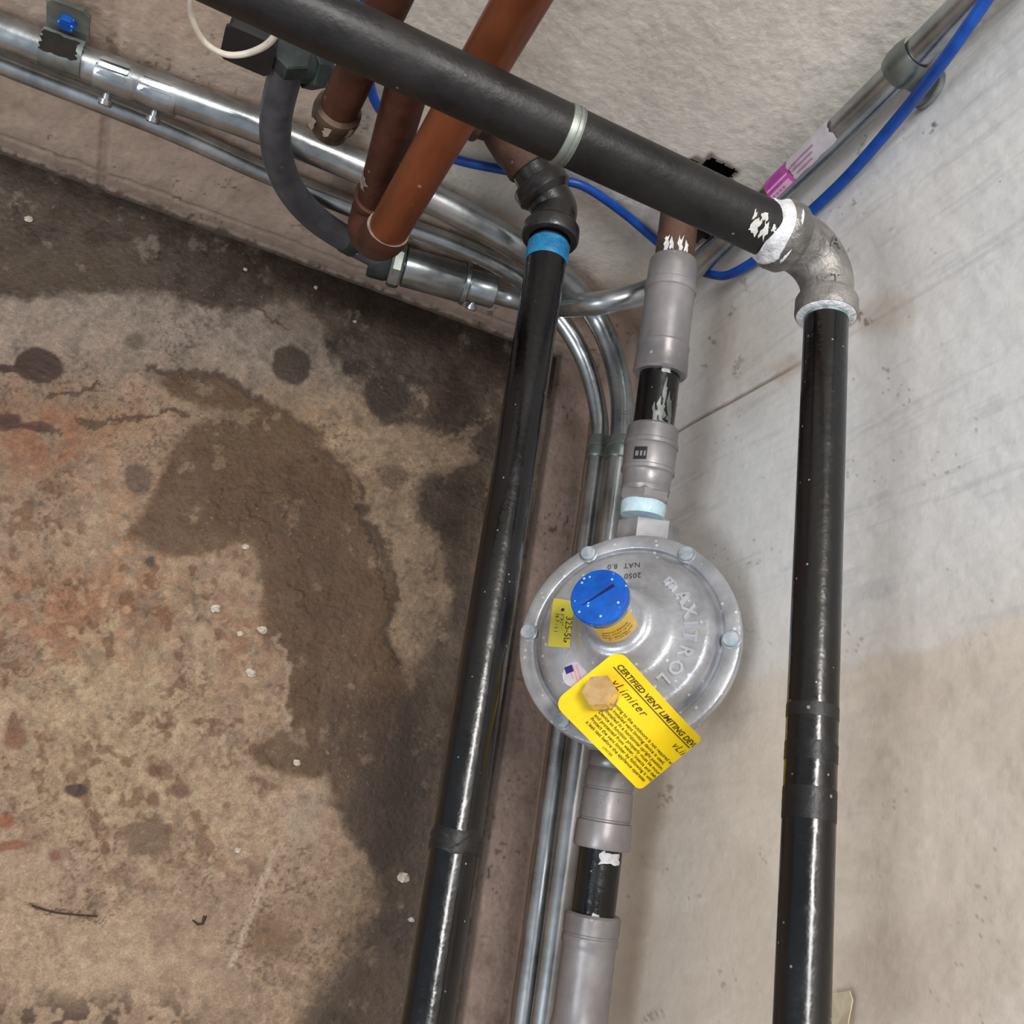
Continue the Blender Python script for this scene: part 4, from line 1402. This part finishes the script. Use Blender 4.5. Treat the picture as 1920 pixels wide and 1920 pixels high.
# pink and white label round the rising conduit
l0, l1, l2 = hit(1455, 358, 'y', .020), hit(1497, 316, 'y', .020), hit(1575, 240, 'y', .020)
ud = unit(l2 - l0)
lv = unit(CAMP - l1)
lb_ = part('label_sheet', MB().sheet(patch_on(l1, ud, r3, 0, float(np.linalg.norm(l2 - l1)), -1.45, .45, lv, 8, 10, .0003, .06, 4)), M['label_white'], root, 'pale paper label')
for i in range(3):
    part('label_print', MB().sheet(patch_on(l1, ud, r3, .004 + .0002 * i, .026 - .003 * i, -.55 + .32 * i, -.43 + .32 * i, lv, 3, 2, .0005, 0, 4)), M['pink_print'], lb_)
for i, s_ in enumerate(('ET', 'ES')):
    f = on_pipe(l1 + ud * .004, ud, r3, lv)
    c0 = unit(lv - ud * np.dot(lv, ud))
    s0_ = np.cross(ud, c0)
    mb = text_mb(s_, .0042, 0.0, lambda x, y, z: l1 + ud * (.0012 + y + .004 * i) + (r3 + .0006) * (math.cos(-.55 + x / r3) * c0 + math.sin(-.55 + x / r3) * s0_))
    part('label_print', mb, M['pink_print'], lb_)
lp = part('label_sheet', MB().sheet(patch_on(l0, ud, r3, 0, float(np.linalg.norm(l1 - l0)), -1.45, .45, lv, 5, 10, .0004, .04, 6)), M['pink'], root, 'magenta end of the label')
Lp = float(np.linalg.norm(l1 - l0))
part('label_print', MB().sheet(patch_on(l0, ud, r3, .0015, Lp - .003, -.05, .40, lv, 3, 5, .0006)), M['pink_pale'], lp)
for i in range(4):
    part('label_print', MB().sheet(patch_on(l0, ud, r3, .003 + .0035 * i, .005 + .0035 * i, .10, .28, lv, 2, 3, .0008)), M['pink_print'], lp)
part('label_print', MB().sheet(patch_on(l0, ud, r3, .001, Lp - .002, -.42, -.28, lv, 3, 3, .0006)), M['pink_pale'], lp)
# big connector by the flexible hose
cA, cB = hit(757, 500, 'y', .022), hit(868, 531, 'y', .021)
cx_ = unit(cB - cA)
root = thing('conduit_connector', 'large steel connector with a set screw where the grey hose meets the low conduit', 'connector', cA)
rC = rad(cA, 74)
L = float(np.linalg.norm(cB - cA))
part('sleeve', MB().spin(cA, cx_, [(0, rC * .7), (0, rC * .95), (.001, rC), (L - .001, rC), (L, rC * .96), (L, rC * .8)], 32), M['galv'], root)
part('rim', MB().spin(cB, cx_, [(0, rC * .8), (0, rC * 1.04), (.0008, rC * 1.08), (.0035, rC * 1.08), (.0042, rC * 1.0), (.0055, rC * .78)], 32), M['galv'], root)
cC = hit(928, 549, 'y', .020)
part('throat', MB().spin(cB + cx_ * .004, cx_, [(0, rC * .7), (0, rC * .82), (.001, rC * .86), (float(np.linalg.norm(cC - cB)) - .005, rC * .86), (float(np.linalg.norm(cC - cB)) - .004, rC * .8), (float(np.linalg.norm(cC - cB)) - .004, rC * .6)], 32), M['galv'], root)
set_screw(root, hit(897, 538, 'y', .021) + unit(np.array([0, .8, -.6])) * rC * .80, unit(np.array([0, .8, -.6])))
part('locknut', MB().spin(cA - cx_ * .011, cx_, [(0, rC * .7), (0, rC * 1.12), (.002, rC * 1.2), (.008, rC * 1.2), (.010, rC * 1.1), (.010, rC * .7)], 8), M['galv_dull'], root, angle=20)
part('hose_nut', MB().spin(cA - cx_ * .028, cx_, [(0, rC * .7), (0, rC * .9), (.002, rC * .98), (.014, rC * .98), (.017, rC * .9)], 28), M['grey_green'], root)

# ------------------------------------------------------------------ straps
# upper left strap with a blue screw
p_ = hit(120, 98, 'y', Y1)
root = thing('conduit_strap', 'grey one-hole strap with a blue screw on the wide conduit, upper left corner', 'strap', p_, 'conduit straps')
half = .013
ring = []
for t in (-half, half):
    row = []
    for j in range(15):
        a = -1.75 + 3.5 * j / 14
        c0 = np.array([0, 1.0, 0])
        s0_ = np.cross(cdir1, c0)
        row.append(p_ + cdir1 * t + (r1a + .0016) * (math.cos(a) * c0 + math.sin(a) * s0_))
    ring.append(row)
part('strap_band', MB().sheet(ring, .0014, np.array([0, 1.0, 0])), M['galv_dull'], root)
upv = np.array([0, 0, 1.0])
tp = p_ + upv * (r1a + .010) + np.array([0, -.008, 0])
part('strap_ear', MB().box(tp, cdir1, upv, (0, 1, 0), half, .014, .0016, .004), M['galv_dull'], root)
part('screw', MB().spin(tp + np.array([0, .001, 0]), (0, 1, 0), [(0, .0058), (.0035, .0058), (.0042, .0050), (.0043, .0005)], 6), M['blue_cap'], root, 'blue hexagon screw head', angle=20)
part('dirt_cake', MB().sheet(patch_on(p_, cdir1, r1a + .0016, -.012, .010, -.75, .25, unit(CAMP - p_), 9, 10, .0004, .12, 9)), M['dark_hole'], root, 'black dirt on the strap')
# strap on the corner conduit
p_ = hit(1700, 118, 'y', .020)
root = thing('conduit_strap', 'galvanised one-hole strap fixing the corner conduit behind the blue cable', 'strap', p_, 'conduit straps')
xd = np.array([1.0, 0, 0])
yd = np.array([0, 1.0, 0])
ring = []
for t in (-.009, -.004, .004, .009):
    row = []
    for j in range(17):
        a = -.9 + 3.2 * j / 16                     # round the open side
        rr = r3 + .0016 + (.0012 if abs(t) < .005 else 0)
        row.append(p_ + ud * t + rr * (math.cos(a) * yd + math.sin(a) * xd))
    ring.append(row)
part('strap_band', MB().sheet(ring, .0012, unit(xd + yd)), M['galv_dull'], root)
tab0 = hit(1738, 165, 'x', .003)
part('strap_ear', MB().spin(tab0 + np.array([-.0025, 0, 0]), (1, 0, 0), [(0, .004), (0, .0115), (.0004, .012), (.0030, .012), (.0036, .0112), (.0036, .0052), (.0028, .0046), (.001, .0044), (.001, .0003)], 24), M['galv_dull'], root)
part('strap_hole', MB().spin(tab0 + np.array([-.0013, 0, 0]), (1, 0, 0), [(0, .0044), (.0014, .0044), (.0015, .0002)], 16), M['dark_hole'], root, 'dark screw hole')
mid_ = (tab0 + p_ + np.array([0, r3, 0])) / 2
part('strap_arm', MB().box((tab0 + np.array([.001, -.006, 0]) + p_ + yd * r3) / 2, unit(tab0 - p_ - yd * r3), ud, np.cross(unit(tab0 - p_ - yd * r3), ud), .011, .009, .0012, .002), M['galv_dull'], root)

# ------------------------------------------------------------------ grey hose, box and wires
yh = .052
kh = [hit(545, 110, 'y', yh), hit(528, 165, 'y', yh), hit(517, 225, 'y', yh), hit(520, 290, 'y', yh - .002), hit(545, 355, 'y', yh - .008), hit(590, 408, 'y', yh - .016), hit(645, 446, 'y', .028), hit(712, 482, 'y', .024)]
rh = rad(kh[2], 60)
root = thing('flexible_conduit', 'dark grey flexible conduit curving down from the black box', 'hose', kh[-1])
part('hose_body', MB().tube(smooth_path(kh, 8), rh, 28), M['flex'], root)
part('end_ferrule', MB().spin(kh[-2], unit(kh[-1] - kh[-2]), [(0, rh), (.0005, rh * 1.08), (.010, rh * 1.1), (.011, rh)], 28, caps=False), M['grey_green'], root)
hd = unit(kh[0] - kh[1])
root = thing('hose_connector', 'grey-green ninety degree hose connector beside the black box', 'connector', kh[0])
part('hex_nut', MB().spin(kh[0] - hd * .006, hd, [(0, rh * .9), (0, rh * 1.12), (.001, rh * 1.22), (.011, rh * 1.22), (.012, rh * 1.12), (.012, rh * .8)], 6), M['grey_green'], root, angle=20)
q0 = hit(590, 128, 'y', yh - .012)
q1 = hit(548, 118, 'y', yh - .004)
bx = unit(q0 - q1)
part('connector_body', MB().tube([q1 - bx * .010, q1, q0 - bx * .006], [rh * .9, rh * 1.05, rh * 1.0], 24), M['grey_green'], root)
part('side_nut', MB().spin(q0 - bx * .006, bx, [(0, rh * .8), (0, rh * 1.2), (.001, rh * 1.3), (.009, rh * 1.3), (.010, rh * 1.2), (.010, rh * .8), (.016, rh * .8)], 6), M['grey_green'], root, angle=20)

bc = hit(478, 58, 'y', .045)
root = thing('junction_box', 'small black junction box behind the top black pipe', 'box', bc)
part('box_body', MB().box(bc, (1, 0, 0), (0, 0, 1), (0, 1, 0), .0135, .0125, .014, .002), M['box_black'], root)
part('box_lid', MB().box(bc + np.array([0, .0150, 0]), (1, 0, 0), (0, 0, 1), (0, 1, 0), .0148, .0138, .0014, .003), M['box_black'], root)

yw = .080
kw = [hit(372, -60, 'y', yw), hit(357, 0, 'y', yw), hit(362, 40, 'y', yw), hit(385, 80, 'y', yw), hit(420, 101, 'y', yw), hit(455, 102, 'y', yw), hit(490, 90, 'y', yw), hit(512, 72, 'y', yw), hit(530, 40, 'y', yw)]
solo('white_wire', MB().tube(smooth_path(kw, 6), [rad(kw[2], 9 + 5 * min(1, i / 40)) for i in range(49)], 10), M['wire_white'], 'thin cream wire looped in front of the black box', 'wire')

# blue cable: down the corner, a loop at the bottom, then away along the left wall
kb0 = hit(1908, -90, 'x', .038)
kb = [kb0 + np.array([0, 0, h_]) for h_ in (1.1, .22)] + [kb0, hit(1849, 0, 'x', .036), hit(1766, 118, 'x', .030), hit(1690, 215, 'x', .016), hit(1590, 330, 'x', .008), hit(1500, 415, 'x', .007), hit(1430, 478, 'x', .007), hit(1375, 512, 'x', .008), hit(1340, 516, 'x', .012)]
kb.insert(2, kb0 + np.array([0, 0, .07]))
kb += [hit(1290, 498, 'y', .006), hit(1235, 455, 'y', .006), hit(1170, 400, 'y', .006), hit(1100, 352, 'y', .006), hit(1050, 338, 'y', .006), hit(940, 318, 'y', .006), (hit(850, 298, 'y', .006)), hit(770, 262, 'y', .007), hit(712, 205, 'y', .007), hit(692, 150, 'y', .007), hit(680, 60, 'y', .007), hit(690, -60, 'y', .007)]
pth = smooth_path(kb, 7)
rb_ = rad(kb[6], 23)
solo('blue_cable', MB().tube(pth, [rb_ if i < 71 else rb_ * .92 for i in range(len(pth))], 14), M['blue_cable'], 'blue cable coming down the corner and crossing behind the pipes', 'cable')

# ------------------------------------------------------------------ small loose bits
for i, (px, py, r_, lb) in enumerate(((755, 1645, 11, 'largest white crumb on the dark floor by the glossy black pipe'), (770, 1724, 6, 'small white crumb below the largest one by the pipe'), (445, 1596, 7, 'pale round crumb at the head of the scraped line'),
                                      (556, 1430, 7, 'pale crumb at the edge of the brown wet crescent'), (490, 1182, 9, 'pale flat chip in the rust patch, right one'), (404, 1142, 9, 'pale chip at the top of the rust patch'), (470, 1262, 9, 'pale chip below the rust patch'),
                                      (450, 1188, 7, 'small grey chip left of the pale flat chip'), (460, 1026, 7, 'grey pebble on the rim of the brown wet crescent'), (460, 506, 4, 'tiny white grain on the dark band near the left wall'), (592, 540, 4, 'tiny white grain below the grey hose'), (665, 604, 4, 'tiny white grain in the dark corner'), (894, 1602, 4, 'tiny white grain between pipe and strip'),
                                      (53, 412, 7, 'pale fleck on the dark floor at far left'))):
    p_ = hit(px, py, 'z', 0)
    r3d = rad(p_, 2 * r_)
    mb = MB().blob(p_ + np.array([0, 0, r3d * .45]), r3d, (1, .85, .55), .3, i)
    solo('crumb', mb, M['crumb'], lb, 'crumb', 'crumbs on the floor', angle=20)
tw = [hit(px, py, 'z', .0018) for px, py in ((361, 1725), (372, 1733), (380, 1732), (385, 1717))]
solo('twig', MB().tube(tw, [.0005, .0009, .0010, .0014], 7), M['twig'], 'tiny dark bent twig on the pale floor', 'twig')
tw = [hit(px, py, 'z', .0010) for px, py in ((60, 1698), (100, 1710), (140, 1715), (183, 1718))]
solo('straw', MB().tube(smooth_path(tw, 4), .0006, 7), M['twig'], 'thin brown straw lying at the lower left', 'straw')
g0 = [hit(px, py, 'x', .0035) for px, py in ((1562, 1862), (1592, 1858), (1598, 1875), (1592, 1960), (1560, 1960))]
mb = MB().sheet([[g0[0], g0[1]], [g0[0] * .8 + g0[4] * .2 + np.array([.001, 0, 0]), g0[2]], [g0[0] * .5 + g0[4] * .5, g0[2] * .5 + g0[3] * .5 + np.array([.0015, 0, 0])], [g0[4], g0[3]]], .0006, np.array([1.0, 0, 0]))
solo('paper_scrap', mb, M['paper'], 'torn yellowed paper scrap on the wall behind the long black pipe', 'paper')
